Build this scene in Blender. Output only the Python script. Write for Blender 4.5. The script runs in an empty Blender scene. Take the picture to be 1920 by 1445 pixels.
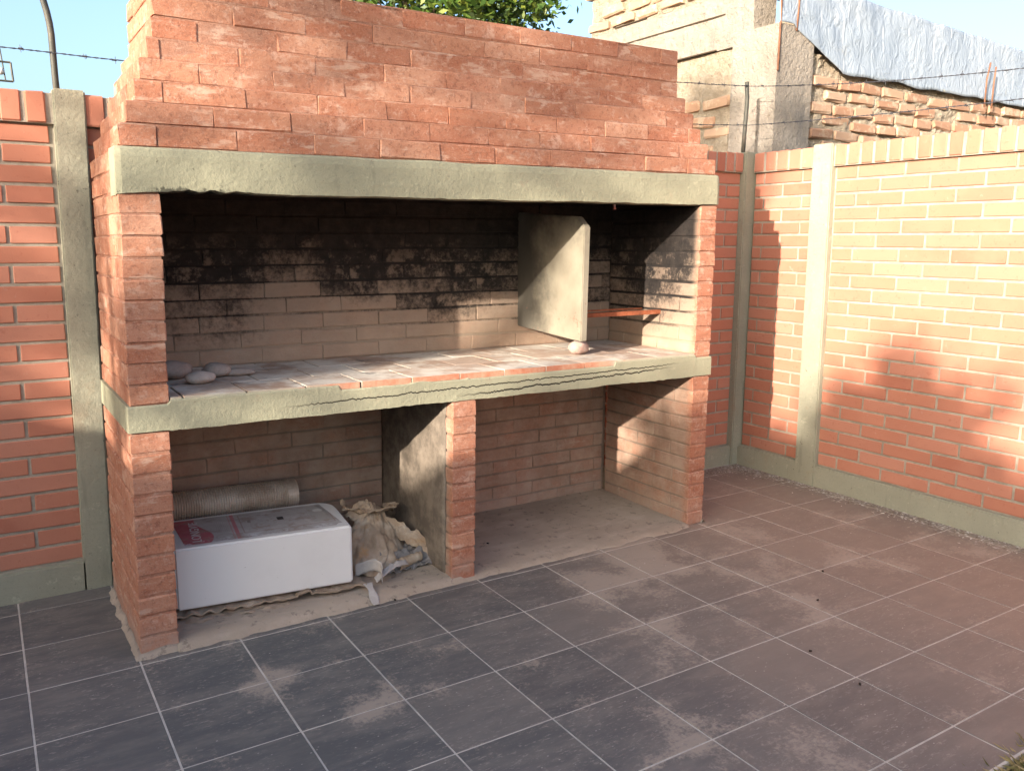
import bpy, bmesh, math, random
import numpy as np
from mathutils import Vector, Matrix, noise as mnoise

rnd = random.Random(7)
SC = bpy.context.scene
COL = SC.collection

# ------------------------------------------------------------------ camera
CAM = Vector((-0.3745, -2.9066, 1.4066))
YAW, PITCH, ROLL = 0.57263, -0.17034, 0.00598
FPX = 1564.03                                   # focal length in pixels of a 1920 wide frame
fw = Vector((math.sin(YAW)*math.cos(PITCH), math.cos(YAW)*math.cos(PITCH), math.sin(PITCH)))
rt = Vector((math.cos(YAW), -math.sin(YAW), 0)); up = rt.cross(fw)
rt2 = rt*math.cos(ROLL)+up*math.sin(ROLL); up2 = -rt*math.sin(ROLL)+up*math.cos(ROLL)
cd = bpy.data.cameras.new('camera'); cam = bpy.data.objects.new('camera', cd); COL.objects.link(cam)
cam.matrix_world = Matrix(((rt2.x, up2.x, -fw.x, CAM.x), (rt2.y, up2.y, -fw.y, CAM.y), (rt2.z, up2.z, -fw.z, CAM.z), (0, 0, 0, 1)))
cd.sensor_width = 36; cd.lens = FPX/1920*36; cd.clip_start = 0.05; cd.clip_end = 3000
SC.camera = cam
SC.cycles.max_bounces = 6; SC.cycles.diffuse_bounces = 4; SC.cycles.glossy_bounces = 2; SC.cycles.transmission_bounces = 2

# ------------------------------------------------------------------ world, sun, exposure
SUN_D = Vector((1.0, 0.45, -0.30)).normalized()  # the way the light travels
EL = math.asin(-SUN_D.z); AZ = math.atan2(-SUN_D.x, -SUN_D.y)
w = bpy.data.worlds.new('World'); SC.world = w; w.use_nodes = True
wn = w.node_tree; bg = wn.nodes['Background']
sky = wn.nodes.new('ShaderNodeTexSky'); sky.sky_type = 'NISHITA'; sky.sun_disc = False
sky.sun_elevation = EL; sky.sun_rotation = AZ; sky.air_density = 1.0; sky.dust_density = 4.4; sky.ozone_density = 2.4
wn.links.new(sky.outputs[0], bg.inputs[0]); bg.inputs[1].default_value = 0.112
sl = bpy.data.lights.new('sun', 'SUN'); sl.energy = 3.1; sl.angle = math.radians(0.55); sl.color = (1.0, 0.89, 0.76)
so = bpy.data.objects.new('sun', sl); COL.objects.link(so); so.location = (-8, -5, 8)
so.rotation_euler = SUN_D.to_track_quat('-Z', 'Y').to_euler()
SC.view_settings.view_transform = 'Standard'; SC.view_settings.look = 'None'
SC.view_settings.exposure = 2.1; SC.view_settings.gamma = 1.0

# ------------------------------------------------------------------ scene graph helpers
def link(o, parent=None):
    COL.objects.link(o)
    if parent is not None:
        o.parent = parent
        o.matrix_parent_inverse = WM[parent.name].inverted()
    WM[o.name] = o.matrix_basis.copy()
    return o
WM = {}
def tag(o, label=None, cat=None, group=None, kind=None):
    if label: o['label'] = label
    if cat: o['category'] = cat
    if group: o['group'] = group
    if kind: o['kind'] = kind
    return o
def thing(name, loc, label, cat, group=None):
    o = bpy.data.objects.new(name, None); o.location = loc; o.empty_display_size = .1
    o.matrix_basis = Matrix.Translation(loc)
    link(o); return tag(o, label, cat, group)
def place(name, me, mat, parent=None, M=None):
    o = bpy.data.objects.new(name, me)
    if M is not None: o.matrix_basis = M
    if mat is not None and len(me.materials) == 0: me.materials.append(mat)
    return link(o, parent)
def pymesh(name, v, f, smooth=False):
    me = bpy.data.meshes.new(name); me.from_pydata([tuple(map(float, p)) for p in v], [], [tuple(q) for q in f]); me.update()
    if smooth: me.polygons.foreach_set('use_smooth', [True]*len(me.polygons))
    return me
BOXF = [(0, 3, 2, 1), (4, 5, 6, 7), (0, 1, 5, 4), (1, 2, 6, 5), (2, 3, 7, 6), (3, 0, 4, 7)]
def box_vf(x0, x1, y0, y1, z0, z1):
    return [(x0, y0, z0), (x1, y0, z0), (x1, y1, z0), (x0, y1, z0), (x0, y0, z1), (x1, y0, z1), (x1, y1, z1), (x0, y1, z1)], BOXF
class Acc:
    def __init__(s): s.v = []; s.f = []
    def add(s, v, f, M=None, fn=None):
        b = len(s.v)
        for p in v:
            p = Vector(p)
            if M is not None: p = M @ p
            if fn is not None: p = Vector(fn(*p))
            s.v.append(tuple(p))
        for q in f: s.f.append(tuple(i+b for i in q))
    def box(s, *a, fn=None, M=None): s.add(*box_vf(*a), M=M, fn=fn)
    def mesh(s, name, smooth=False): return pymesh(name, s.v, s.f, smooth)

def brick_mesh(lx, ly, lz, b, j, seed):
    """bevelled brick, 44 triangles, corners knocked about by j"""
    bm = bmesh.new(); bmesh.ops.create_cube(bm, size=1)
    bmesh.ops.scale(bm, vec=(lx, ly, lz), verts=bm.verts)
    bmesh.ops.bevel(bm, geom=bm.edges[:], offset=b, segments=1, affect='EDGES', profile=.5)
    r = random.Random(seed)
    for v in bm.verts:
        v.co += Vector((r.uniform(-j, j), r.uniform(-j, j), r.uniform(-j, j)))
    me = bpy.data.meshes.new('brick'); bm.to_mesh(me); bm.free()
    return me
_bc = {}
def brick(lx, ly, lz, b=.004, j=.0015, nv=6):
    k = (round(lx, 3), round(ly, 3), round(lz, 3), b, j, rnd.randrange(nv))
    if k not in _bc: _bc[k] = brick_mesh(k[0], k[1], k[2], b, j, hash(k[:5]) % 9973 + k[5])
    return _bc[k]
def mesh_vf(me): return [v.co.copy() for v in me.vertices], [tuple(p.vertices) for p in me.polygons]

class BrickSet:
    """bricks of one thing: the `limit` that show largest become parts, the rest one part of kind stuff"""
    def __init__(s): s.items = []
    def add(s, parent, me, M, mat, prio=1.0, name='brick'): s.items.append((prio, parent, me, M, mat, name))
    def build(s, root, limit, rest_name):
        def size(it):
            p = it[3].to_translation(); d = (p-CAM).dot(fw)
            if d < .2: return 0
            x = FPX*(p-CAM).dot(rt2)/d; y = FPX*(p-CAM).dot(up2)/d
            vis = 1.0 if abs(x) < 990 and abs(y) < 760 else .02
            return it[0]*vis/d**2
        its = sorted(s.items, key=size, reverse=True)
        for it in its[:limit]: place(it[5], it[2], it[4], it[1], it[3])
        rest = its[limit:]
        if rest:
            a = Acc()
            for it in rest: a.add(*mesh_vf(it[2]), M=it[3])
            o = place(rest_name, a.mesh(rest_name), rest[0][4], root); o['kind'] = 'stuff'

# ------------------------------------------------------------------ material helpers
class NT:
    def __init__(s, name):
        s.m = bpy.data.materials.new(name); s.m.use_nodes = True; s.t = s.m.node_tree; s.b = s.t.nodes['Principled BSDF']
    def n(s, typ, **kw):
        o = s.t.nodes.new(typ)
        for k, v in kw.items(): setattr(o, k, v)
        return o
    def l(s, a, b):
        if isinstance(a, (int, float)): b.default_value = a
        elif isinstance(a, tuple):
            b.default_value = a if len(a) == len(b.default_value) else a+(1,)
        else: s.t.links.new(a, b)
    def pos(s):
        if not hasattr(s, '_p'): s._p = s.n('ShaderNodeNewGeometry')
        return s._p.outputs['Position']
    def xyz(s):
        if not hasattr(s, '_x'):
            s._x = s.n('ShaderNodeSeparateXYZ'); s.l(s.pos(), s._x.inputs[0])
        return s._x.outputs
    def math(s, op, a, b=None, c=None, clamp=False):
        o = s.n('ShaderNodeMath', operation=op, use_clamp=clamp); s.l(a, o.inputs[0])
        if b is not None: s.l(b, o.inputs[1])
        if c is not None: s.l(c, o.inputs[2])
        return o.outputs[0]
    def vmath(s, op, a, b):
        o = s.n('ShaderNodeVectorMath', operation=op); s.l(a, o.inputs[0]); s.l(b, o.inputs[1]); return o.outputs[0]
    def rnd(s):
        if not hasattr(s, '_r'):
            oi = s.n('ShaderNodeObjectInfo'); s.pos()
            s._r = s.math('FRACT', s.math('ADD', oi.outputs['Random'], s._p.outputs['Random Per Island']))
        return s._r
    def jpos(s, k=31.0):
        c = s.n('ShaderNodeCombineXYZ'); r = s.math('MULTIPLY', s.rnd(), k)
        for i in range(3): s.l(r, c.inputs[i])
        return s.vmath('ADD', s.pos(), c.outputs[0])
    def scaled(s, vec, sc):
        return s.vmath('MULTIPLY', vec, sc)
    def noise(s, scale, detail=4, rough=.6, vec=None, dist=0.0):
        o = s.n('ShaderNodeTexNoise'); s.l(vec if vec is not None else s.pos(), o.inputs['Vector'])
        o.inputs['Scale'].default_value = scale; o.inputs['Detail'].default_value = min(detail, 4)
        o.inputs['Roughness'].default_value = rough; o.inputs['Distortion'].default_value = dist
        return o.outputs['Fac']
    def voro(s, scale, vec=None, feature='F1'):
        o = s.n('ShaderNodeTexVoronoi', feature=feature); s.l(vec if vec is not None else s.pos(), o.inputs['Vector'])
        o.inputs['Scale'].default_value = scale; return o.outputs['Distance']
    def ramp(s, fac, stops, interp='LINEAR'):
        o = s.n('ShaderNodeValToRGB'); o.color_ramp.interpolation = interp; e = o.color_ramp.elements
        while len(e) < len(stops): e.new(.5)
        for q, (p, c) in zip(e, stops):
            q.position = p; q.color = (c, c, c, 1) if isinstance(c, (int, float)) else tuple(c)+(1,)
        s.l(fac, o.inputs[0]); return o.outputs[0]
    def step(s, v, a, b):
        """smoothstep from a to b (b may be below a)"""
        o = s.n('ShaderNodeMapRange', interpolation_type='SMOOTHSTEP'); s.l(v, o.inputs[0])
        if a < b: o.inputs[1].default_value, o.inputs[2].default_value = a, b
        else:
            o.inputs[1].default_value, o.inputs[2].default_value = b, a
            o.inputs[3].default_value, o.inputs[4].default_value = 1, 0
        return o.outputs[0]
    def mix(s, fac, a, b, typ='MIX'):
        o = s.n('ShaderNodeMix', data_type='RGBA', blend_type=typ); s.l(fac, o.inputs[0]); s.l(a, o.inputs[6]); s.l(b, o.inputs[7]); return o.outputs[2]
    def mul(s, *a):
        r = a[0]
        for q in a[1:]: r = s.math('MULTIPLY', r, q)
        return r
    def bump(s, h, strength=.4, dist=.004, prev=None):
        o = s.n('ShaderNodeBump'); s.l(h, o.inputs['Height']); o.inputs['Strength'].default_value = strength; o.inputs['Distance'].default_value = dist
        if prev is not None: s.l(prev, o.inputs['Normal'])
        return o.outputs[0]
    def done(s, col, rough=.9, normal=None, spec=.25, **kw):
        s.l(col, s.b.inputs['Base Color']); s.l(rough, s.b.inputs['Roughness']); s.b.inputs['Specular IOR Level'].default_value = spec
        if normal is not None: s.l(normal, s.b.inputs['Normal'])
        for k, v in kw.items(): s.l(v, s.b.inputs[k])
        return s.m

XR_IN = 2.565   # inner face of the right pier
def inside_mask(t):
    x, y, z = t.xyz()
    m = t.mul(t.step(y, .0, .06), t.step(x, .10, .13), t.step(x, XR_IN+.016, XR_IN+.006), t.step(z, 1.70, 1.68))
    return m
def soot_mask(t, shift=0.0, rand=True):
    """soot climbing the fire chamber: a stain with its own ragged shape"""
    x, y, z = t.xyz()
    n1 = t.noise(1.9, 4, .6); n2 = t.noise(16, 5, .7); n3 = t.noise(70, 3, .7)
    h = t.math('ADD', z, t.math('MULTIPLY', t.math('SUBTRACT', n1, .5), .70))
    h = t.math('ADD', h, t.math('MULTIPLY', t.math('SUBTRACT', n2, .5), .28))
    h = t.math('ADD', h, t.math('MULTIPLY', t.math('SUBTRACT', n3, .5), .26))
    if rand: h = t.math('ADD', h, t.math('MULTIPLY', t.math('SUBTRACT', t.rnd(), .5), .16))
    xs = t.math('MULTIPLY', t.step(x, .9, 1.9), .03)
    h = t.math('ADD', h, xs)
    fr = t.math('MULTIPLY', t.step(y, .45, .05), -.14)   # the front of the side wall stays cleaner
    h = t.math('ADD', h, fr)
    return t.mul(t.step(h, 1.02+shift, 1.29+shift), t.step(z, .90, 1.05), inside_mask(t))

def bbq_brick_mat(name, mortar=False):
    t = NT(name); jp = t.jpos(); x, y, z = t.xyz()
    if mortar:
        col = t.ramp(t.noise(5, 4, .6), [(.3, (.25, .122, .082)), (.55, (.32, .172, .118)), (.75, (.40, .265, .195))])
    else:
        col = t.ramp(t.rnd(), [(0, (.31, .120, .070)), (.25, (.37, .162, .096)), (.5, (.41, .194, .118)), (.75, (.34, .152, .096)), (1, (.44, .232, .150))])
    col = t.mix(t.step(t.noise(4, 5, .65, jp), .40, .68), col, (.31, .125, .074))
    col = t.mix(t.mul(t.step(t.noise(10, 6, .7, jp), .55, .72), .7), col, (.52, .345, .26))      # lime bloom
    col = t.mix(t.mul(t.step(t.noise(26, 6, .75), .56, .66), .5), col, (.50, .33, .25))
    col = t.mix(t.mul(t.step(t.noise(55, 4, .78), .50, .64), .60), col, (.17, .066, .042))           # pits
    lv = t.scaled(jp, (6.0, 6.0, 20.0))
    col = t.mix(t.mul(t.step(t.noise(1.0, 4, .72, lv), .54, .68), .62), col, (.52, .375, .285))
    wv = t.scaled(t.pos(), (5.0, 5.0, 17.0))
    wash = t.mul(t.step(t.noise(1.0, 4, .65, wv), .40, .66), .38)
    col = t.mix(wash, col, t.ramp(t.noise(2.7, 4, .6), [(.3, (.33, .158, .10)), (.5, (.39, .208, .138)), (.7, (.44, .27, .19))]))
    col = t.mix(t.mul(t.step(t.noise(170, 3, .8), .50, .66), .28), col, (.46, .32, .24))
    # dust lying in the two lower bays and on the lower part of the fire chamber
    ins = inside_mask(t)
    dn = t.step(t.noise(5, 5, .65, jp), .25, .6)
    dust = t.mul(ins, t.math('ADD', .70 if mortar else .28, t.mul(dn, .25 if mortar else .50)))
    col = t.mix(dust, col, t.ramp(t.noise(9, 4, .6), [(.35, (.165, .13, .10)), (.65, (.24, .19, .148))] if mortar else [(.35, (.25, .18, .135)), (.65, (.37, .28, .215))]))
    chim = t.mul(ins, t.step(z, .86, .90))
    col = t.mix(t.mul(chim, .5), col, (.42, .325, .228))
    grey = t.mul(chim, t.step(t.math('ADD', z, t.mul(t.noise(2.5, 4, .6), .5)), 1.05, 1.50)); col = t.mix(t.mul(grey, .6), col, (.15, .12, .10))
    s = t.mul(soot_mask(t, -.15 if mortar else 0.0), .97)
    if not mortar:
        rem = t.mul(t.step(t.noise(11, 4, .75, jp), .50, .66), t.step(z, 1.48, 1.25), .60)
        s = t.mul(s, t.math('SUBTRACT', 1.0, rem))
    col = t.mix(s, col, t.ramp(t.noise(20, 4, .7), [(.3, (.008, .008, .009)), (.7, (.026, .022, .020))]))
    low = t.mul(t.step(z, .14, .02), t.step(t.noise(8, 5, .7), .3, .6))
    col = t.mix(t.mul(low, .7), col, (.33, .25, .20))
    nb = t.bump(t.noise(110, 4, .78), .5, .0035)
    nb = t.bump(t.noise(1.0, 4, .65, t.scaled(t.pos(), (18.0, 18.0, 50.0))), .4, .007, nb)
    nb = t.bump(t.noise(40, 4, .7, jp), .35, .005, nb)
    return t.done(col, .92, nb, .15)

def concrete_mat(name, base=(.285, .275, .190), cracks=False, soot=False):
    t = NT(name); x, y, z = t.xyz()
    b = Vector(base)
    col = t.ramp(t.noise(2.6, 5, .6), [(.3, tuple(b*.90)), (.55, tuple(b)), (.75, tuple(b*1.10))])
    st = t.scaled(t.pos(), (9.0, 9.0, 70.0))
    col = t.mix(t.mul(t.step(t.noise(1.0, 5, .7, st), .55, .75), .22), col, tuple(b*.70))
    col = t.mix(t.mul(t.step(t.noise(90, 4, .8), .50, .68), .30), col, tuple(b*.62))
    col = t.mix(t.mul(t.step(t.noise(48, 5, .8), .63, .70), .8), col, (.07, .062, .045))
    col = t.mix(t.mul(t.step(t.noise(1.0, 4, .7, t.scaled(t.pos(), (22.0, 22.0, 2.5))), .56, .70), .35), col, tuple(b*.55))
    col = t.mix(t.mul(t.step(t.noise(6, 4, .75), .56, .70), .40), col, (.30, .235, .16))
    col = t.mix(t.mul(t.step(t.noise(20, 4, .8), .60, .68), .5), col, tuple(b*1.35))
    hgt = t.noise(60, 6, .75)
    nb = t.bump(hgt, .6, .005); nb = t.bump(t.noise(11, 4, .6), .4, .012, nb)
    if cracks:
        cx = t.n('ShaderNodeCombineXYZ'); t.l(t.math('MULTIPLY', x, 11.0), cx.inputs[0])
        nz = t.noise(1.0, 4, .9, cx.outputs[0])
        cx2 = t.n('ShaderNodeCombineXYZ'); t.l(t.math('MULTIPLY', x, 9.0), cx2.inputs[0]); cx2.inputs[1].default_value = 9
        nz2 = t.noise(1.0, 4, .9, cx2.outputs[0])
        def crack(z0, sl, nn, amp, wd, xa, xb):
            f = t.math('ADD', z0, t.math('MULTIPLY', x, sl)); f = t.math('ADD', f, t.math('MULTIPLY', t.math('SUBTRACT', nn, .5), amp))
            d = t.math('ABSOLUTE', t.math('SUBTRACT', z, f))
            return t.mul(t.step(d, wd, wd*.35), t.step(x, xa, xa+.25), t.step(x, xb, xb-.25))
        c = t.math('MAXIMUM', crack(.813, .0085, nz, .040, .0026, .50, 2.50), crack(.757, .026, nz2, .044, .0036, 1.20, 2.45))
        col = t.mix(c, col, (.015, .012, .009))
        nb = t.bump(t.math('SUBTRACT', 1.0, c), .8, .01, nb)
    if soot:
        s = t.mul(t.step(y, .02, .07), t.step(z, 1.5, 1.56), t.step(x, .11, .16), t.step(x, 2.59, 2.56))
        edge = t.mul(t.step(t.math('ADD', z, t.mul(t.math('SUBTRACT', t.noise(25, 5, .7), .5), .10)), 1.575, 1.56), t.step(x, .50, .30), t.step(x, .10, .16))
        s = t.math('MAXIMUM', s, t.mul(edge, .75))
        col = t.mix(s, col, (.014, .013, .012))
    return t.done(col, .9, nb, .2)

M_BRICK = bbq_brick_mat('barbecue brick'); M_MORT = bbq_brick_mat('barbecue mortar', True)
M_BEAM = concrete_mat('upper beam concrete', soot=True); M_CBEAM = concrete_mat('cracked beam concrete', cracks=True)
M_CONC = concrete_mat('wall concrete', (.30, .288, .215))

def wall_brick_mat():
    t = NT('boundary wall brick'); jp = t.jpos()
    col = t.ramp(t.rnd(), [(0, (.38, .152, .098)), (.3, (.42, .172, .108)), (.6, (.40, .165, .108)), (.85, (.44, .20, .135)), (1, (.35, .130, .082))])
    col = t.mix(t.mul(t.step(t.noise(3.5, 4, .6, jp), .4, .75), .5), col, (.46, .205, .135))
    col = t.mix(t.mul(t.step(t.noise(40, 5, .7), .58, .7), .5), col, (.32, .11, .07))
    col = t.mix(t.mul(t.step(t.noise(14, 5, .7), .62, .74), .3), col, (.50, .36, .29))
    nb = t.bump(t.noise(170, 4, .7), .22, .002); nb = t.bump(t.noise(12, 3, .5, jp), .2, .005, nb)
    return t.done(col, .82, nb, .25)
M_WBRICK = wall_brick_mat()
def grout_mat(name, a, b):
    t = NT(name); col = t.mix(t.step(t.noise(12, 5, .7), .35, .65), a, b)
    return t.done(col, .95, t.bump(t.noise(120, 4, .7), .5, .003), .1)
M_WMORT = grout_mat('boundary wall mortar', (.27, .235, .185), (.37, .325, .26))

# ------------------------------------------------------------------ ground and patio
TA, TOX, TOY, TS = -0.0061, -0.006, -0.049, 0.33
def tile_w(i, j, z=0.0):
    a, b = i*TS, -j*TS
    return (TOX+math.cos(TA)*a-math.sin(TA)*b, TOY+math.sin(TA)*a+math.cos(TA)*b, z)
def tile_mat():
    t = NT('slate floor tile'); jp = t.jpos(); x, y, z = t.xyz()
    col = t.ramp(t.rnd(), [(0, (.082, .081, .079)), (.3, (.108, .104, .097)), (.6, (.094, .093, .090)), (1, (.138, .127, .113))])
    st = t.scaled(jp, (1.0, 3.2, 1.0))
    col = t.mix(t.mul(t.step(t.noise(5, 6, .65, st), .38, .72), .7), col, (.178, .160, .138))
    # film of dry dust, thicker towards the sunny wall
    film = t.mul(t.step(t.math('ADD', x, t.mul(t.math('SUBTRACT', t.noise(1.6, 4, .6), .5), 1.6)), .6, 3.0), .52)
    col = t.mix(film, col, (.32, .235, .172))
    fleck = t.mul(t.step(t.noise(34, 7, .8, st), .55, .66), t.step(t.noise(2.2, 4, .6), .34, .58))
    col = t.mix(t.mul(fleck, .6), col, (.33, .29, .24))
    # swept dust that gathers along the joints and in drifts in front of the right bay
    def blob(px, py, r, q=1.0):
        o = t.n('ShaderNodeVectorMath', operation='DISTANCE'); t.l(t.scaled(t.pos(), (1, 1, 0)), o.inputs[0]); o.inputs[1].default_value = (px, py, 0)
        return t.mul(t.step(o.outputs[1], r, r*.15), q)
    dr = blob(2.05, -.20, .42)
    for a in ((1.75, -.38, .34, .9), (2.75, -.22, .3, .7), (2.45, -.55, .35, .6), (3.35, -.35, .3, .5), (1.2, -1.35, .3, .5), (2.2, -.95, .4, .5), (1.6, -.85, .35, .55),
              (.55, -.68, .16, .9), (.85, -.50, .15, .8), (.33, -.38, .16, .8), (1.45, -1.62, .3, .5), (2.9, -.75, .35, .5), (3.5, -.9, .35, .7), (3.1, .35, .3, .6)):
        dr = t.math('MAXIMUM', dr, blob(*a))
    def jd(c, o_):
        q = t.math('FRACT', t.math('DIVIDE', t.math('SUBTRACT', c, o_-TS*40), TS))
        return t.mul(t.math('SUBTRACT', .5, t.math('ABSOLUTE', t.math('SUBTRACT', q, .5))), TS)
    jmin = t.math('MINIMUM', jd(x, TOX), jd(y, TOY))
    near = t.step(jmin, .085, .0)
    nn = t.math('ADD', t.mul(t.noise(5.0, 4, .7), .62), t.mul(t.noise(60, 3, .8), .38))
    amt = t.math('ADD', t.math('ADD', t.mul(dr, .205), t.mul(near, .055)), nn)
    drift = t.step(amt, .575, .72)
    col = t.mix(t.mul(drift, .72), col, (.36, .295, .23))
    speck = t.mul(t.step(t.voro(26, t.scaled(jp, (1, 1.6, 1))), .10, .05), t.step(t.noise(3, 3, .5), .42, .62))
    col = t.mix(t.mul(speck, .75), col, (.46, .42, .36))
    nb = t.bump(t.noise(55, 5, .7, st), .16, .003); nb = t.bump(t.noise(7, 4, .6, jp), .12, .006, nb)
    ro = t.math('ADD', .50, t.mul(t.math('MAXIMUM', drift, t.noise(9, 5, .7)), .35))
    return t.done(col, ro, nb, .35)
M_TILE = tile_mat(); M_TGROUT = grout_mat('tile grout', (.40, .36, .31), (.52, .47, .40))

t = NT('dry earth'); x, y, z = t.xyz()
col = t.ramp(t.noise(1.5, 6, .7), [(.3, (.20, .155, .095)), (.6, (.30, .235, .145)), (.8, (.20, .18, .085))])
M_EARTH = t.done(col, .95, t.bump(t.noise(30, 6, .7), .6, .02), .1)
gv, gf = [], []
R = [0, 3, 8, 20, 60, 200, 900, 1500]
for r in R:
    for k in range(32):
        a = k/32*math.tau; gv.append((math.cos(a)*max(r, .01), math.sin(a)*max(r, .01), -.03))
for i in range(len(R)-1):
    for k in range(32):
        gf.append((i*32+k, (i+1)*32+k, (i+1)*32+(k+1) % 32, i*32+(k+1) % 32))
tag(place('ground', pymesh('ground', gv, gf), M_EARTH), 'dry bare earth around the patio', None, None, 'structure')

FLX0, FLX1, FLY0, FLY1 = -2.4, 3.70, -1.87, .735
a = Acc(); a.box(FLX0, FLX1, FLY0-.02, FLY1, -.06, -.0016)
patio = tag(place('patio_floor', a.mesh('patio_floor'), M_TGROUT), 'patio of large dark slate tiles with pale grout lines', None, None, 'structure')
rt_ = random.Random(3)
for i in range(-8, 12):
    for j in range(-4, 7):
        g = .0029
        x0, x1 = i*TS+TOX+g, (i+1)*TS+TOX-g; y0, y1 = -(j+1)*TS+TOY+g, -j*TS+TOY-g
        x0, x1, y0, y1 = max(x0, FLX0), min(x1, FLX1), max(y0, FLY0), min(y1, FLY1)
        if x1-x0 < .015 or y1-y0 < .015: continue
        if x0 > .10 and x1 < 2.60 and y0 > .0: continue
        cxm, cym = (x0+x1)/2, (y0+y1)/2
        me = brick(round(x1-x0, 3), round(y1-y0, 3), .012, .0012, .0003, 4)
        M = Matrix.Rotation(TA, 4, 'Z') @ Matrix.Translation((cxm, cym, -.006+rt_.uniform(-.0006, .0008))) @ Matrix.Rotation(rt_.uniform(-.0016, .0016), 4, 'X') @ Matrix.Rotation(rt_.uniform(-.0016, .0016), 4, 'Y')
        place('tile', me, M_TILE, patio, M)

# ------------------------------------------------------------------ barbecue
W = 2.661; LXL, LXR, LY = .02296, .00761, .00568; SB, SU = -.01894, .03051
def s_of(z):
    if z <= 0: return 0.0
    if z < .8: return SB*z/.8
    if z < 1.6: return SB+(SU-SB)*(z-.8)/.8
    return SU
def warp(x, y, z):
    """the hand-built lean of the whole structure"""
    q = x/W
    return (x+z*(LXL*(1-q)+LXR*q), y+LY*z, z+s_of(z)*(q-.5))
bbq = thing('barbecue', (1.33, .33, 0), 'large red brick barbecue with two concrete beams and open bays', 'barbecue')
CH = .0698; BL = .262; JT = .009; HJ = .003
BS = BrickSet()
rb = random.Random(11)
def put(parent, x0, x1, y0, y1, z0, z1, prio=1.0, mat=None, name='brick', jit=.0014, bev=.0032, rough=.0018):
    me = brick(x1-x0, y1-y0, z1-z0, bev, rough)
    c = Vector(warp((x0+x1)/2, (y0+y1)/2, (z0+z1)/2))
    c += Vector((rb.uniform(-jit, jit), rb.uniform(-jit, jit), rb.uniform(-jit, jit)*.5))
    M = Matrix.Translation(c) @ Matrix.Rotation(-s_of((z0+z1)/2)/W+rb.uniform(-.006, .006), 4, 'Y') @ Matrix.Rotation(rb.uniform(-.006, .006), 4, 'Z')
    BS.add(parent, me, M, mat or M_BRICK, prio, name)
def run(a0, a1, k, L=BL, off=None):
    """brick spans of course k between a0 and a1"""
    o = (k % 2)*L/2 if off is None else off
    o += rb.uniform(-.02, .02)
    p = a0; first = True; out = []
    while p < a1-.02:
        l = L+rb.uniform(-.014, .014)
        if first and o > .03: l = o
        first = False
        q = min(p+l, a1)
        if a1-q < .05: q = a1
        out.append((p+HJ/2 if p > a0 else p, q-HJ/2 if q < a1 else q)); p = q
    return out
ZB0, ZB1, ZU0, ZU1 = .768, .862, 1.568, 1.71
PV = .882                          # top of the paved grill floor
RC = .0042                         # depth of the joints
def core(name, parts):
    a = Acc()
    for b in parts: a.box(*b, fn=warp)
    return place(name, a.mesh(name), M_MORT, bbq)
def subdiv_box(a, x0, x1, y0, y1, z0, z1, n=8):
    for k in range(n):
        a.box(x0+(x1-x0)*k/n, x0+(x1-x0)*(k+1)/n, y0, y1, z0, z1, fn=warp)

# piers: single-brick walls running front to back
def pier(name, x0, x1, y0, y1, spans, prio):
    c = core(name, [(x0+RC, x1-RC, y0+RC, y1-RC, z0, z1) for z0, n, z1 in spans])
    for z0, n, z1 in spans:
        ch = (z1-z0)/n
        for k in range(n):
            for i, (p, q) in enumerate(run(y0, y1, k)):
                put(c, x0, x1, p, q, z0+k*ch+JT/2, z0+(k+1)*ch-JT/2, prio*(1.0 if i == 0 else .55))
    return c
pier('pier', 0, .124, 0, .634, [(0, 11, ZB0), (ZB1, 10, ZU0)], 3.0)
pier('pier', 1.203, 1.314, -.004, .685, [(0, 11, ZB0)], 1.5)
pier('pier', 2.553, W, 0, .66, [(0, 11, ZB0), (ZB1, 10, ZU0)], 2.2)

# back walls of the bays and of the fire chamber
bw = core('bay_back', [(.10, 1.21, .69+RC, .76, 0, ZB0), (1.30, 2.57, .69+RC, .76, 0, ZB0)])
for (xa, xb) in ((.124, 1.203), (1.314, 2.553)):
    for k in range(11):
        for p, q in run(xa, xb, k+(1 if xa > 1 else 0)): put(bw, p, q, .69, .75, k*CH+JT/2, (k+1)*CH-JT/2, (1.0 if xa > 1 else (.45 if k < 5 else .8))*(0.2 if k == 0 else 1), jit=.001)
fb = core('firebox_back', [(.10, 2.57, .66+RC, .74, ZB1-.05, 1.78)])
for k in range(10):
    for p, q in run(.124, 2.553, k): put(fb, p, q, .66, .72, PV+k*.0705+JT/2, PV+(k+1)*.0705-JT/2, 1.3, jit=.002)

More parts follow.
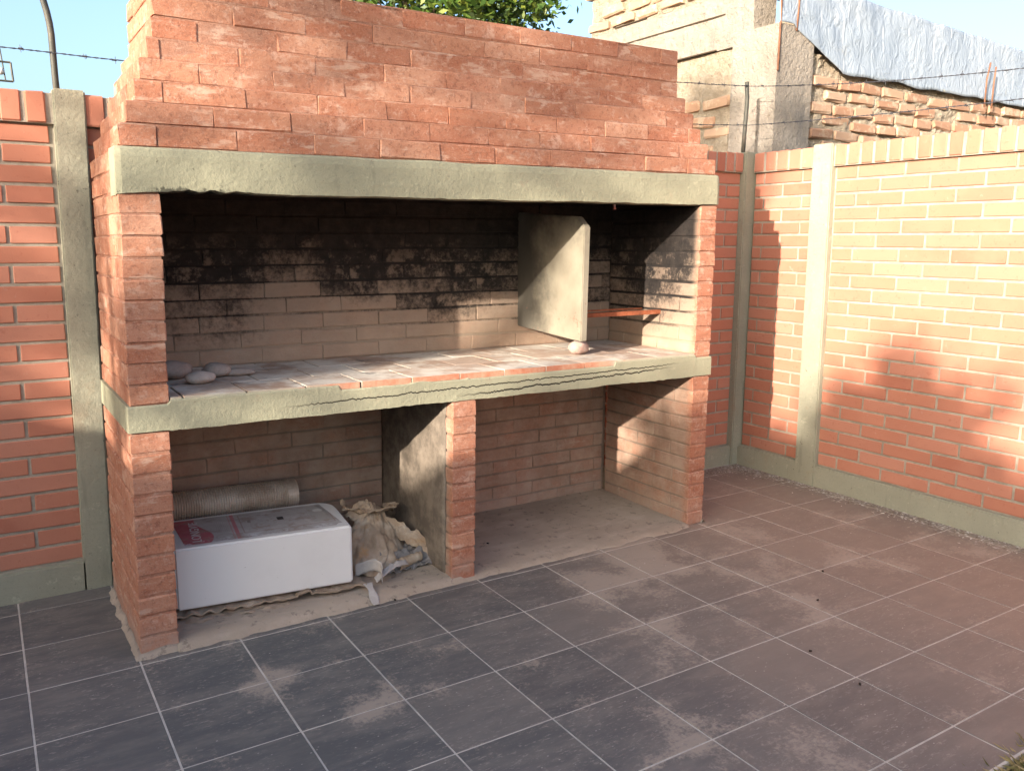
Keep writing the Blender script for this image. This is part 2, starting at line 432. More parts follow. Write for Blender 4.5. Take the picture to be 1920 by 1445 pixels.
# hood: five corbelled courses and three upright ones
HC = .0718; INS = [.013, .038, .065, .091, .120, .149, .151, .150]
a = Acc(); HD = .11
for k, s in enumerate(INS):
    z0, z1 = ZU1+k*HC, ZU1+(k+1)*HC
    subdiv_box(a, s+RC, W-s-RC, s+RC, s+HD, z0, z1)
    for xa, xb in ((s+RC, s+HD), (W-s-HD, W-s-RC)): a.box(xa, xb, s+HD, .634-RC, z0, z1, fn=warp)
    subdiv_box(a, s+HD, W-s-HD, .54, .634-RC, z0, z1)
subdiv_box(a, .15+RC, W-.15-RC, .15+RC, .63, ZU1+8*HC-.012, ZU1+8*HC-.004)
hood = place('hood', a.mesh('hood'), M_MORT, bbq)
for k, s in enumerate(INS):
    z0, z1 = ZU1+k*HC+JT*.4, ZU1+(k+1)*HC-JT*.4
    dy = rb.uniform(-.003, .003)
    for p, q in run(s, W-s, k, off=(.13, 0, .10, .2, .05, .16, .0, .13)[k]): put(hood, p, q, s+dy, s+.10+dy, z0, z1, 2.0, jit=.0022, rough=.0024, bev=.0028)
    for p, q in run(s+.104, .634, k+1): put(hood, s, s+.10, p, q, z0, z1, 1.5)
    for p, q in run(s+.104, .634, k): put(hood, W-s-.10, W-s, p, q, z0, z1, .05)
for xa, xb, pr in ((0, .124, 1.6), (2.553, W, .1)):
    c = core('pier_head', [(xa+RC, xb-RC, .131, .63, ZU0-.002, ZU1)])
    for k in range(2):
        for p, q in run(.131, .634, k): put(c, xa, xb, p, q, ZU0+k*.071+JT/2, ZU0+(k+1)*.071-JT/2, pr)
BS.build(bbq, 322, 'rear_brickwork')

# beams
def nz(*p, s=1.0): return mnoise.noise(Vector(p)*s)
def loft(name, n, x0, x1, prof, mat, parent, smooth=False, fn=warp):
    v, f = [], []
    for i in range(n+1):
        x = x0+(x1-x0)*i/n; pr = prof(x)
        for (y, z) in pr: v.append(fn(x, y, z))
    m = len(pr)
    for i in range(n):
        for k in range(m): f.append((i*m+k, i*m+(k+1) % m, (i+1)*m+(k+1) % m, (i+1)*m+k))
    f.append(tuple(range(m))[::-1]); f.append(tuple(n*m+k for k in range(m)))
    return place(name, pymesh(name, v, f, smooth), mat, parent)
def up_prof(x):
    e = min(1.0, min(x+.006, W+.008-x)/.015); c = .006*(1-e)
    b = ZU0+.004*nz(x*9, 1.3, 0)+.0025*nz(x*31, 4, 0); 
    if .12 < x < .42: b += .011*max(0, nz(x*26, 2, 7)+.35)
    if x < .125: b -= .012*(1-x/.125)
    tp = ZU1+.003*nz(x*5, 8, 1)
    fy = -.006+.002*nz(x*6, 3, 3)+c
    return [(fy, b+.004), (fy-.001, b+.05), (fy+.001, tp-.03), (fy+.005, tp-.008), (fy+.014, tp), (.128, tp), (.128, b+.002), (.02, b)]
upb = loft('upper_beam', 160, -.006, W+.008, up_prof, M_BEAM, bbq)
def lip(x):
    q = .018
    if .72 < x < 2.05: q = .018*max(0, nz(x*8, 5, 2)*.9) if not 1.28 < x < 1.72 else 0
    return ZB1-.004+q if .12 < x < 2.56 else ZB1
def cb_prof(x):
    b = ZB0+.0035*nz(x*8, 1.3, 0)+.003*nz(x*36, 4, 0)-.006*max(0, nz(x*5, 9, 4))
    if x < .125 or x > 2.55: b = ZB0+.002
    fy = -.005+.002*nz(x*7, 3, 3)
    l = max(lip(x), ZB1-.014)
    return [(fy, b+.003), (fy, b+.05), (fy+.001, l-.006), (fy+.005, l), (.014, l), (.016, ZB1-.003), (.66, ZB1-.003), (.66, ZB0), (.02, b)]
loft('counter_beam', 240, -.004, W+.006, cb_prof, M_CBEAM, bbq)

# paved grill floor
t = NT('ash dusted paver'); jp = t.jpos(); x, y, z = t.xyz()
col = t.ramp(t.rnd(), [(0, (.33, .225, .165)), (.5, (.41, .30, .23)), (1, (.45, .34, .265))])
col = t.mix(t.step(t.noise(4, 6, .7), .40, .62), col, (.60, .54, .46))
col = t.mix(t.mul(t.step(t.noise(7, 6, .75), .56, .72), .75), col, (.13, .12, .115))
geo = t._p; sx = t.n('ShaderNodeSeparateXYZ'); t.l(geo.outputs['Normal'], sx.inputs[0])
frontf = t.mul(t.step(sx.outputs[1], -.3, -.7), t.step(y, .03, .0))
redge = t.mul(frontf, t.step(t.math('ADD', x, t.mul(t.math('SUBTRACT', t.noise(8, 5, .7), .5), .6)), .45, .75), t.step(x, 2.25, 1.95))
col = t.mix(redge, col, t.ramp(t.noise(20, 5, .7), [(.35, (.40, .15, .085)), (.65, (.46, .26, .17))]))
col = t.mix(t.mul(t.math('SUBTRACT', frontf, redge), .8), col, (.33, .32, .24))
M_PAVE = t.done(col, .95, t.bump(t.noise(60, 6, .75), .5, .004), .1)
rp = random.Random(5); yy = -.002; row = 0
pdpt = [.222, .226, .215]
pv = Acc(); pv.box(.124, 2.553, .016, .66, ZB1-.012, PV-.0035, fn=warp)
gf_ = place('grill_floor', pv.mesh('grill_floor'), grout_mat('ash filled joint', (.07, .058, .048), (.16, .13, .105)), bbq)
for row, dp in enumerate(pdpt):
    p = .124
    xs = .383 if row != 1 else .487
    cuts = sorted([xs+k*.2135 for k in range(-3, 11)]); cuts = [c for c in cuts if .15 < c < 2.53]+[2.553]
    for c in cuts:
        gap = .0045 if c < 1.1 else .0016
        me = brick(round(c-p-gap*2, 3), round(dp-gap, 3), .024, .0010, .0006)
        cc = Vector(warp((p+c)/2, yy+dp/2, PV-.012+rp.uniform(-.0006, .0006)))
        place('paver', me, M_PAVE, gf_, Matrix.Translation(cc) @ Matrix.Rotation(rp.uniform(-.003, .003)+.007, 4, 'Y') @ Matrix.Rotation(rp.uniform(-.003, .003), 4, 'X'))
        p = c
    yy += dp

# concrete floor of the lower bays with a ragged mortar lip
t = NT('dusty slab'); x, y, z = t.xyz()
col = t.ramp(t.noise(2.2, 6, .65), [(.3, (.27, .22, .172)), (.55, (.345, .285, .222)), (.75, (.41, .345, .27))])
col = t.mix(t.mul(t.step(t.noise(3, 5, .7, t.scaled(t.pos(), (1, 4, 1))), .48, .7), .6), col, (.43, .355, .28))
fl = t.mul(t.step(y, .05, -.02), t.step(t.noise(9, 5, .7), .3, .6)); col = t.mix(t.mul(fl, .6), col, (.30, .24, .18))
col = t.mix(t.mul(t.step(t.noise(22, 4, .75), .55, .68), .6), col, (.13, .105, .085))
M_SLAB = t.done(col, .95, t.bump(t.noise(45, 6, .75), .4, .006), .1)
def sl_prof(x):
    e = -.026+.016*nz(x*6, 2, 1)+.012*nz(x*17, 5, 1)
    h = .026 if x < 1.25 else .012
    return [(e, .001), (e+.005, .004), (-.006, h*.75), (.012, h), (.05, h+.001), (.35, h+.004), (.66, h+.007), (.70, h+.008), (.775, h+.008), (.78, -.02), (e, -.02)]
loft('bay_slab', 160, .118, 2.56, sl_prof, M_SLAB, bbq, True)
# mortar smear round the foot of the left pier
v, f = [], []
N = 60
path = [(.128, -.005)]+[(-.002, -.006)]+[(-.004, .64)]
for i in range(N+1):
    q = i/N*(.13+.645); 
    if q < .13: px, py, ox, oy = .128-q, -.003, 0, -1
    else: px, py, ox, oy = -.003, q-.13, -1, 0
    if abs(q-.13) < .012: ox, oy = -.7, -.7
    e = .016+.010*nz(q*14, 3, 3)+.006*nz(q*50, 1, 2); h = .022+.012*nz(q*12, 7, 1)
    v += [(px+ox*e, py+oy*e, .0012), (px+ox*e*.4, py+oy*e*.4, h*.45), (px-ox*.004, py-oy*.004, h), (px-ox*.02, py-oy*.02, -.01)]
for i in range(N):
    for k in range(3): f.append((i*4+k, i*4+k+1, (i+1)*4+k+1, (i+1)*4+k))
place('mortar_fillet', pymesh('mortar_fillet', v, f, True), M_SLAB, bbq)
v, f = [], []
for i in range(41):
    q = i/40*.66; e = .014+.009*nz(q*14, 9, 3); h = .02+.01*nz(q*12, 3, 8)
    v += [(W+.001+e, q-.01, .0012), (W+.001+e*.4, q-.01, h*.45), (W-.003, q-.01, h), (W-.02, q-.01, -.01)]
for i in range(40):
    for k in range(3): f.append((i*4+k, (i+1)*4+k, (i+1)*4+k+1, i*4+k+1))
place('mortar_fillet', pymesh('mortar_fillet', v, f, True), M_SLAB, bbq)

# parged side of the middle pier
v, f = [], []; NP = 26
for i in range(NP+1):
    for j in range(NP+1):
        y = .05+.635*i/NP; z = .02+.745*j/NP; e = .0025+.0022*nz(y*9, z*9, 3)+.0015*nz(y*30, z*30, 1)
        if i == 0: y += .018*nz(z*14, 2, 2); e = -.001
        v.append(warp(1.203-e, y, z))
for i in range(NP):
    for j in range(NP): f.append((i*(NP+1)+j, i*(NP+1)+j+1, (i+1)*(NP+1)+j+1, (i+1)*(NP+1)+j))
po = place('parging', pymesh('parging', v, f, True), grout_mat('grey parging', (.135, .112, .09), (.23, .19, .15)), bbq); md = po.modifiers.new('thickness', 'SOLIDIFY'); md.thickness = .004; md.offset = 1
# concrete divider plate standing out of the rear wall, and the rusty bar it carries
t = NT('smoked concrete plate'); x, y, z = t.xyz()
col = t.ramp(t.noise(5, 5, .6), [(.3, (.20, .175, .13)), (.6, (.265, .235, .178)), (.8, (.32, .29, .225))])
hh = t.math('ADD', y, t.mul(t.math('SUBTRACT', t.noise(6, 5, .7), .5), .45))
col = t.mix(t.mul(t.step(hh, .30, .60), .88), col, (.055, .05, .042))
col = t.mix(t.mul(t.step(t.math('ADD', z, t.mul(t.math('SUBTRACT', t.noise(7, 5, .7), .5), .5)), 1.40, 1.6), .7), col, (.05, .05, .042))
col = t.mix(t.mul(t.step(t.noise(14, 5, .75), .60, .72), t.step(z, 1.3, 1.1), .7), col, (.22, .10, .07))
M_PLATE = t.done(col, .9, t.bump(t.noise(50, 5, .7), .35, .003), .2)
prf = [(.135, .955), (.70, .985), (.70, 1.555), (.185, 1.522), (.125, 1.475)]
v = [(1.962, y, z) for y, z in prf]+[(1.998, y, z) for y, z in prf]
n = 5; f = [tuple(range(n))[::-1], tuple(range(n, 2*n))]+[(k, (k+1) % n, n+(k+1) % n, n+k) for k in range(n)]
me = pymesh('divider_plate', v, f); bm = bmesh.new(); bm.from_mesh(me); bmesh.ops.recalc_face_normals(bm, faces=bm.faces)
bmesh.ops.bevel(bm, geom=bm.edges[:], offset=.004, segments=2, affect='EDGES'); bm.to_mesh(me); bm.free()
plate = tag(place('divider_plate', me, M_PLATE, bbq), 'smoke stained concrete plate standing upright in the fire chamber')
t = NT('rusty angle iron'); col = t.ramp(t.noise(20, 6, .7), [(.3, (.16, .05, .025)), (.55, (.30, .09, .04)), (.75, (.38, .16, .09))])
M_RUST = t.done(col, .8, t.bump(t.noise(90, 5, .7), .4, .002), .3, Metallic=.15)
a = Acc(); a.box(1.99, 2.60, .264, .290, 1.066, 1.070); a.box(1.99, 2.60, .260, .264, 1.050, 1.070); a.box(1.99, 2.60, .40, .408, 1.064, 1.072)
tag(place('support_bar', a.mesh('support_bar'), M_RUST, bbq), 'rusty red iron bar spanning from plate to side wall')

# ------------------------------------------------------------------ boundary walls
WY, WX = .751, 3.714
WZ0, WZ1, WZ2 = .126, 1.829, 1.945
NCR = 23; WC = (WZ1-WZ0)/NCR; WL = .2775; WJ = .0125
def wall_brick(BSx, parent, axis, face, p, q, k, prio=1.0):
    l = q-p-WJ
    me = brick(l, .05, WC-WJ, .0025, .0009) if axis == 'x' else brick(.05, l, WC-WJ, .0025, .0009)
    z = WZ0+(k+.5)*WC
    d = face+.025+rb.uniform(-.0012, .0012)
    c = ((p+q)/2, d, z) if axis == 'x' else (d, (p+q)/2, z)
    BSx.add(parent, me, Matrix.Translation(c) @ Matrix.Rotation(rb.uniform(-.004, .004), 4, 'Z'), M_WBRICK, prio)
def courses(BSx, parent, axis, face, a0, a1, ph=0.0, prio=1.0):
    for k in range(NCR):
        p = a0; o = (WL/2 if k % 2 else 0)+ph
        e = a0+((o) % WL)
        if e-a0 < .03: e += WL
        while p < a1-.001:
            q = min(e, a1)
            if a1-q < .03: q = a1
            wall_brick(BSx, parent, axis, face, p, q, k, prio); p = q; e = q+WL
def soldiers(BSx, parent, axis, face, a0, a1, prio=1.2):
    n = max(1, round((a1-a0)/.0795)); st = (a1-a0)/n
    for i in range(n):
        c = a0+(i+.5)*st
        me = brick(st-.014, .15, WZ2-WZ1-.004, .005, .0018) if axis == 'x' else brick(.15, st-.014, WZ2-WZ1-.004, .005, .0018)
        d = face-.022+.075+rb.uniform(-.002, .002); z = (WZ1+WZ2)/2+rb.uniform(-.002, .002)
        BSx.add(parent, me, Matrix.Translation((c, d, z) if axis == 'x' else (d, c, z)) @ Matrix.Rotation(rb.uniform(-.01, .01), 4, 'Y' if axis == 'x' else 'X'), M_WBRICK, prio)
def conc_prism(name, pts_b, pts_t, parent, bev=.006):
    n = len(pts_b); f = [tuple(range(n))[::-1], tuple(range(n, 2*n))]+[(k, (k+1) % n, n+(k+1) % n, n+k) for k in range(n)]
    me = pymesh(name, list(pts_b)+list(pts_t), f); bm = bmesh.new(); bm.from_mesh(me)
    bmesh.ops.recalc_face_normals(bm, faces=bm.faces)
    bmesh.ops.bevel(bm, geom=bm.edges[:], offset=bev, segments=2, affect='EDGES'); bm.to_mesh(me); bm.free()
    return place(name, me, M_CONC, parent)
def rect(x0, x1, y0, y1, z): return [(x0, y0, z), (x1, y0, z), (x1, y1, z), (x0, y1, z)]

# rear wall
rw = thing('brick_wall', (1.0, .82, 0), 'rear red brick garden wall with soldier brick coping behind the barbecue', 'wall', 'brick walls of the patio')
B1 = BrickSet()
a = Acc(); a.box(-4.2, 3.72, WY+.0055, WY+.14, 0, WZ1); a.box(-4.2, 3.72, WY-.022+.006, WY+.12, WZ1, WZ2-.006)
m1 = place('mortar', a.mesh('mortar'), M_WMORT, rw)
courses(B1, rw, 'x', WY, -1.6, -.078, .105); courses(B1, rw, 'x', WY, .034, .25, .09); courses(B1, rw, 'x', WY, 2.62, 3.643, .21)
soldiers(B1, rw, 'x', WY, -1.6, -.082); soldiers(B1, rw, 'x', WY, .036, .60); soldiers(B1, rw, 'x', WY, 2.40, 3.643)
courses(B1, rw, 'x', WY, -4.2, -1.6, .12, .001); soldiers(B1, rw, 'x', WY, -4.2, -1.6, .001)
B1.build(rw, 260, 'far_brickwork')
def plinth(name, pts, parent):
    return conc_prism(name, [(x, y, -.02) for x, y in pts], [(x, y, WZ0-.002) for x, y in pts], parent, .008)
plinth('plinth', [(-4.2, WY-.024), (3.70, WY-.024), (3.70, WY+.12), (-4.2, WY+.12)], rw)
conc_prism('pilaster', rect(-.094, .012, WY-.030, WY+.13, -.02), rect(-.064, .046, WY-.030, WY+.13, WZ2+.012), rw)
conc_prism('pilaster', rect(3.640, 3.80, WY-.042, WY+.13, -.02), rect(3.640, 3.80, WY-.042, WY+.13, WZ2+.006), rw)

# right wall
sw = thing('brick_wall', (3.79, -1.5, 0), 'sunlit brick garden wall with soldier brick coping along the right side', 'wall', 'brick walls of the patio')
B2 = BrickSet()
a = Acc(); a.box(WX+.0055, WX+.14, -5.0, .70, 0, WZ1); a.box(WX-.022+.006, WX+.12, -5.0, .70, WZ1, WZ2-.006)
place('mortar', a.mesh('mortar'), M_WMORT, sw)
courses(B2, sw, 'y', WX, .262, .704, .09); courses(B2, sw, 'y', WX, -1.40, .128, .005)
soldiers(B2, sw, 'y', WX, .268, .704); soldiers(B2, sw, 'y', WX, -1.40, .132)
courses(B2, sw, 'y', WX, -5.0, -1.40, .0, .001); soldiers(B2, sw, 'y', WX, -5.0, -1.40, .001)
B2.build(sw, 290, 'far_brickwork')
plinth('plinth', [(WX-.026, -5.0), (WX+.12, -5.0), (WX+.12, .72), (WX-.026, .72)], sw)
conc_prism('pilaster', rect(WX-.034, WX+.13, .112, .252, -.02), rect(WX-.034, WX+.13, .136, .266, WZ2+.010), sw)

# left wall, added outside the picture on the sunny side to shade the floor
lw = thing('brick_wall', (-4.3, -2.2, 0), 'unseen low brick wall added on the sunny side to shade the patio', 'wall', 'brick walls of the patio')
B3 = BrickSet()
a = Acc(); a.box(-4.44, -4.3055, -7.0, .70, 0, WZ1); a.box(-4.42, -4.284, -7.0, .70, WZ1, WZ2-.006); place('mortar', a.mesh('mortar'), M_WMORT, lw)
for k in range(NCR):
    e = -7.0+(k % 2)*WL/2
    while e < .6:
        B3.add(lw, brick(.05, WL-WJ, WC-WJ, .0025, .0009), Matrix.Translation((-4.325, e+WL/2, WZ0+(k+.5)*WC)), M_WBRICK, 1); e += WL
B3.build(lw, 0, 'brickwork')
plinth('plinth', [(-4.45, -7.0), (-4.276, -7.0), (-4.276, .72), (-4.45, .72)], lw)

# ------------------------------------------------------------------ neighbour's building behind the corner
XB, YB = 3.90, .745
nb_ = thing('neighbouring_building', (5.2, 1.8, 0), 'unfinished pale brick building with rough mortar behind the corner', 'building')
t = NT('rough plaster'); x, y, z = t.xyz()
col = t.ramp(t.noise(2.4, 6, .7), [(.3, (.215, .185, .155)), (.55, (.285, .25, .21)), (.75, (.345, .31, .265))])
col = t.mix(t.mul(t.step(t.noise(1.3, 5, .7, t.scaled(t.pos(), (3, 3, .8))), .52, .68), .55), col, (.17, .16, .15))
col = t.mix(t.mul(t.step(t.noise(18, 6, .8), .6, .68), .7), col, (.16, .12, .085))
M_PLAS = t.done(col, .95, t.bump(t.noise(26, 4, .8), 1.0, .025), .1)
t = NT('rubble mortar'); col = t.ramp(t.noise(14, 6, .75), [(.3, (.28, .22, .16)), (.55, (.38, .32, .245)), (.75, (.43, .375, .30))])
M_RUB = t.done(col, .95, t.bump(t.noise(40, 7, .8), 1.0, .03), .1)
t = NT('old common brick'); jp = t.jpos()
col = t.ramp(t.rnd(), [(0, (.31, .175, .112)), (.5, (.36, .22, .145)), (1, (.39, .265, .185))])
col = t.mix(t.mul(t.step(t.noise(9, 6, .75, jp), .5, .65), .7), col, (.48, .38, .28))
M_OLD = t.done(col, .93, t.bump(t.noise(45, 6, .75, jp), .6, .006), .15)
def rough_panel(name, origin, ud, vd, nd, nu, nv, amp, fr, mat, seed, thick=.12, mask=None):
    """a rough slab of wall: front face displaced, closed at the back"""
    o, U, V, Nn = Vector(origin), Vector(ud), Vector(vd), Vector(nd)
    v, f = [], []
    for j in range(nv+1):
        for i in range(nu+1):
            p = o+U*(i/nu)+V*(j/nv)
            d = amp*(nz(p.x*fr+seed, p.y*fr, p.z*fr)+.6*nz(p.x*fr*2.7, p.y*fr*2.7+seed, p.z*fr*2.7)+.35*nz(p.x*fr*6, p.y*fr*6, p.z*fr*6+seed))
            v.append(p+Nn*d)
    k = len(v)
    for q in (o, o+U, o+U+V, o+V): v.append(q-Nn*thick)
    for j in range(nv):
        for i in range(nu): f.append((j*(nu+1)+i, j*(nu+1)+i+1, (j+1)*(nu+1)+i+1, (j+1)*(nu+1)+i))
    f.append((k, k+1)+tuple(range(nu, -1, -1)))
    f.append((k+2, k+3)+tuple(nv*(nu+1)+i for i in range(nu+1)))
    f.append((k+3, k)+tuple(j*(nu+1) for j in range(nv+1)))
    f.append((k+1, k+2)+tuple(j*(nu+1)+nu for j in range(nv, -1, -1)))
    f.append((k+3, k+2, k+1, k))
    return place(name, pymesh(name, v, f), mat, nb_)
# sunny side (faces -X), south side (faces -Y)
rough_panel('side_wall', (XB+.02, 2.58, 0), (0, -1.45, 0), (0, 0, 2.66), (-1, 0, 0), 70, 110, .010, 9, M_RUB, 3)
rough_panel('concrete_column', (XB-.012, 1.10, 0), (0, -(1.10-YB+.012), 0), (0, 0, 2.73), (-1, 0, 0), 30, 120, .004, 8, M_PLAS, 8, .25)
rough_panel('front_wall', (XB+.20, YB+.025, 0), (4.6, 0, 0), (0, 0, 2.60), (0, -1, 0), 230, 130, .017, 11, M_RUB, 5)
rough_panel('concrete_column', (XB-.010, YB-.012, 0), (.335, 0, 0), (0, 0, 2.729), (0, -1, 0), 30, 120, .004, 8, M_PLAS, 2, .25)
rough_panel('ring_beam', (XB-.004, 2.60, 2.655), (0, -1.66, 0), (0, 0, .34), (-1, 0, 0), 110, 28, .007, 8, M_PLAS, 12, .2)
rough_panel('upper_wall', (XB+.002, 2.59, 2.998), (0, -1.69, 0), (0, 0, .9), (-1, 0, 0), 110, 60, .012, 10, M_RUB, 15, .2)
a = Acc(); a.box(XB+.1, XB+4.6, YB+.1, 2.5, 0, 2.58); a.box(XB+.02, XB+.3, 2.4, 2.585, 0, 3.89); a.box(XB+.3, XB+4.6, YB+.12, YB+.24, 2.5, 2.93); a.box(XB+4.5, XB+4.62, YB+.05, 2.5, 0, 2.9)
place('inner_wall', a.mesh('inner_wall'), M_RUB, nb_)
BN = BrickSet(); rn = random.Random(21)
def old_brick(parent, axis, face, c, z, l, h, pr=1.0):
    me = brick(round(l, 2), .07, round(h, 3), .010, .006, 8) if axis == 'x' else brick(.07, round(l, 2), round(h, 3), .010, .006, 8)
    d = face+.035-.012+rn.uniform(-.007, .004)
    M = Matrix.Translation((c, d, z) if axis == 'x' else (d, c, z)) @ Matrix.Rotation(rn.uniform(-.05, .05), 4, 'Y' if axis == 'x' else 'X') @ Matrix.Rotation(rn.uniform(-.05, .05), 4, 'Z')
    BN.add(parent, me, M, M_OLD, pr)
for r in range(7):
    z = 1.945+r*.082; p = XB+.36+(r % 2)*.14
    while p < 8.3:
        l = rn.uniform(.19, .27)
        if rn.random() < .93: old_brick(nb_, 'x', YB+.02, p+l/2, z+rn.uniform(-.01, .01)+.012*math.sin(p*2), l, rn.uniform(.058, .066))
        p += l+rn.uniform(.015, .035)
for r in range(5):
    z = 1.93+r*.098; p = 1.13+(r % 2)*.13
    while p < 1.75:
        l = rn.uniform(.19, .27)
        if rn.random() < .97: old_brick(nb_, 'y', XB+.02, p+l/2, z+rn.uniform(-.012, .012), l, rn.uniform(.06, .075))
        p += l+rn.uniform(.03, .06)
for r in range(5):
    p = 1.30+(r % 2)*.13
    while p < 2.45:
        l = rn.uniform(.19, .26)
        if rn.random() < .7: old_brick(nb_, 'y', XB-.012, p+l/2, 3.045+r*.083+rn.uniform(-.008, .008), l, .060)
        p += l+rn.uniform(.02, .05)
BN.build(nb_, 300, 'far_brickwork')
# board seams left in the cast beam
t = NT('dark gap'); M_GAP = t.done((.05, .035, .022), .95)
a = Acc(); 
for (y0, y1, z) in ((2.35, 1.18, 2.865), (2.3, 1.95, 3.0), (1.62, 1.25, 2.655)):
    a.box(XB-.0115, XB+.01, y1, y0, z, z+.008)
place('board_seam', a.mesh('board_seam'), M_GAP, nb_)
t = NT('rebar rust'); M_REBAR = t.done(t.ramp(t.noise(30, 4, .6), [(.3, (.13, .06, .035)), (.7, (.26, .12, .07))]), .85)
def tube(name, pts, r, mat, parent=None, sides=8, closed=False, taper=None):
    v, f = [], []; pts = [Vector(p) for p in pts]; n = len(pts)
    up_ = Vector((0, 0, 1))
    for i, p in enumerate(pts):
        d = (pts[min(i+1, n-1)]-pts[max(i-1, 0)]).normalized()
        u = d.cross(up_ if abs(d.z) < .9 else Vector((1, 0, 0))).normalized(); w_ = d.cross(u)
        rr = r if taper is None else r*(1+(taper-1)*i/(n-1))
        for k in range(sides):
            a_ = k/sides*math.tau; v.append(p+u*math.cos(a_)*rr+w_*math.sin(a_)*rr)
    for i in range(n-1):
        for k in range(sides): f.append((i*sides+k, i*sides+(k+1) % sides, (i+1)*sides+(k+1) % sides, (i+1)*sides+k))
    f.append(tuple(range(sides))[::-1]); f.append(tuple((n-1)*sides+k for k in range(sides)))
    if isinstance(mat, Acc): mat.add(v, f); return None
    return place(name, pymesh(name, v, f, True), mat, parent)
tube('rebar', [(3.893, .728, 2.45), (3.893, .727, 2.75), (3.892, .73, 3.05), (3.90, .72, 3.3)], .006, M_REBAR, nb_)
tube('rebar', [(4.045, .728, 2.70), (4.05, .726, 2.85), (4.06, .73, 3.2)], .006, M_REBAR, nb_)
tube('rebar', [(6.12, .66, 2.42), (6.12, .66, 2.62), (6.15, .66, 2.74)], .006, M_REBAR, nb_)
tube('rebar', [(6.22, .66, 2.42), (6.22, .66, 2.60), (6.23, .66, 2.72)], .006, M_REBAR, nb_)

# silver plastic sheet hung over the building's edge
t = NT('silver plastic sheet'); x, y, z = t.xyz()
st = t.scaled(t.pos(), (26.0, 3.0, 1.6))
col = t.ramp(t.noise(2.2, 5, .6), [(.3, (.235, .275, .325)), (.6, (.28, .32, .37)), (.8, (.325, .36, .40))])
col = t.mix(t.mul(t.step(t.noise(1.0, 3, .6, st), .655, .69), t.step(t.noise(9, 2, .5), .4, .55), .8), col, (.66, .68, .70))
col = t.mix(t.mul(t.step(t.noise(7, 5, .7), .62, .72), t.step(z, 2.75, 2.5), .7), col, (.40, .36, .28))
M_TARP = t.done(col, .42, t.bump(t.noise(11, 4, .6, t.scaled(t.pos(), (1.3, 1, .8)), 1.2), .5, .03), .5)
v, f = [], []; NU, NV = 170, 22
def tarp_pt(u, q):
    x = XB-.015+u*4.5
    zt = 2.985-.036*(x-4.67)+.006*nz(x*3, 0, 4)
    zb = 2.50-.005*(x-4.6)+.018*nz(x*4, 1, 2)
    if x < 4.5: zb = 2.74-(x-3.98)*.44 if x > 4.02 else 2.735
    zb = max(zb, 2.47)
    z = zt+(zb-zt)*q
    fold = .022*nz(x*3.2+z*1.5, z*1.2, 1)+.006*nz(x*17+z*2, z*3, 3)+.02*nz((x-4.2)*6+z*7, z*3-x*4, 5)*math.exp(-(x-4.2)**2/.5)
    return (x, YB-.016+fold*(1-.75*q)-.006*q+.01*(1-q), z)
for i in range(NU+1):
    for j in range(NV+1): v.append(tarp_pt(i/NU, j/NV))
for i in range(NU):
    x = XB+.085+(i+.5)/NU*4.4
    for j in range(NV): f.append((i*(NV+1)+j, i*(NV+1)+j+1, (i+1)*(NV+1)+j+1, (i+1)*(NV+1)+j))
    f.append
b = len(v)
for i in range(NU+1):       # the sheet turns over the top of the parapet
    p = v[i*(NV+1)]; v.append((p[0], p[1]+.35, p[2]-.01))
for i in range(NU): f.append((i*(NV+1), (i+1)*(NV+1), b+i+1, b+i))
o = place('plastic_sheet', pymesh('plastic_sheet', v, f, True), M_TARP)
tag(o, 'silver blue plastic sheet hanging over the neighbouring brick wall', 'plastic sheet')
sd = o.modifiers.new('thickness', 'SOLIDIFY'); sd.thickness = .003

# ------------------------------------------------------------------ poles and barbed wire
t = NT('painted pole'); x, y, z = t.xyz()
col = t.ramp(t.noise(18, 5, .7, t.scaled(t.pos(), (1, 1, .4))), [(.3, (.028, .030, .026)), (.55, (.06, .058, .045)), (.75, (.13, .10, .07))])
M_POLE = t.done(col, .6, t.bump(t.noise(60, 4, .6), .3, .002), .4)
t = NT('old wire'); M_WIRE = t.done((.075, .075, .085), .6, None, .4, Metallic=.5)
tag(tube('fence_pole', [(-.040, .80, 1.90), (-.043, .80, 2.00), (-.044, .80, 2.16), (-.047, .80, 2.20), (-.053, .80, 2.24), (-.064, .80, 2.29), (-.080, .80, 2.34), (-.20, .80, 2.62)], .012, M_POLE, None, 10),
    'dark bent metal fence pole on the wall left of the barbecue', 'pole')
tag(tube('fence_pole', [(3.664, .765, 1.90), (3.668, .765, 2.05), (3.676, .765, 2.22), (3.678, .765, 2.28), (3.672, .765, 2.31), (3.668, .765, 2.365)], .0125, M_POLE, None, 10),
    'short bent fence pole standing on the corner where the walls meet', 'pole')
rwi = random.Random(9)
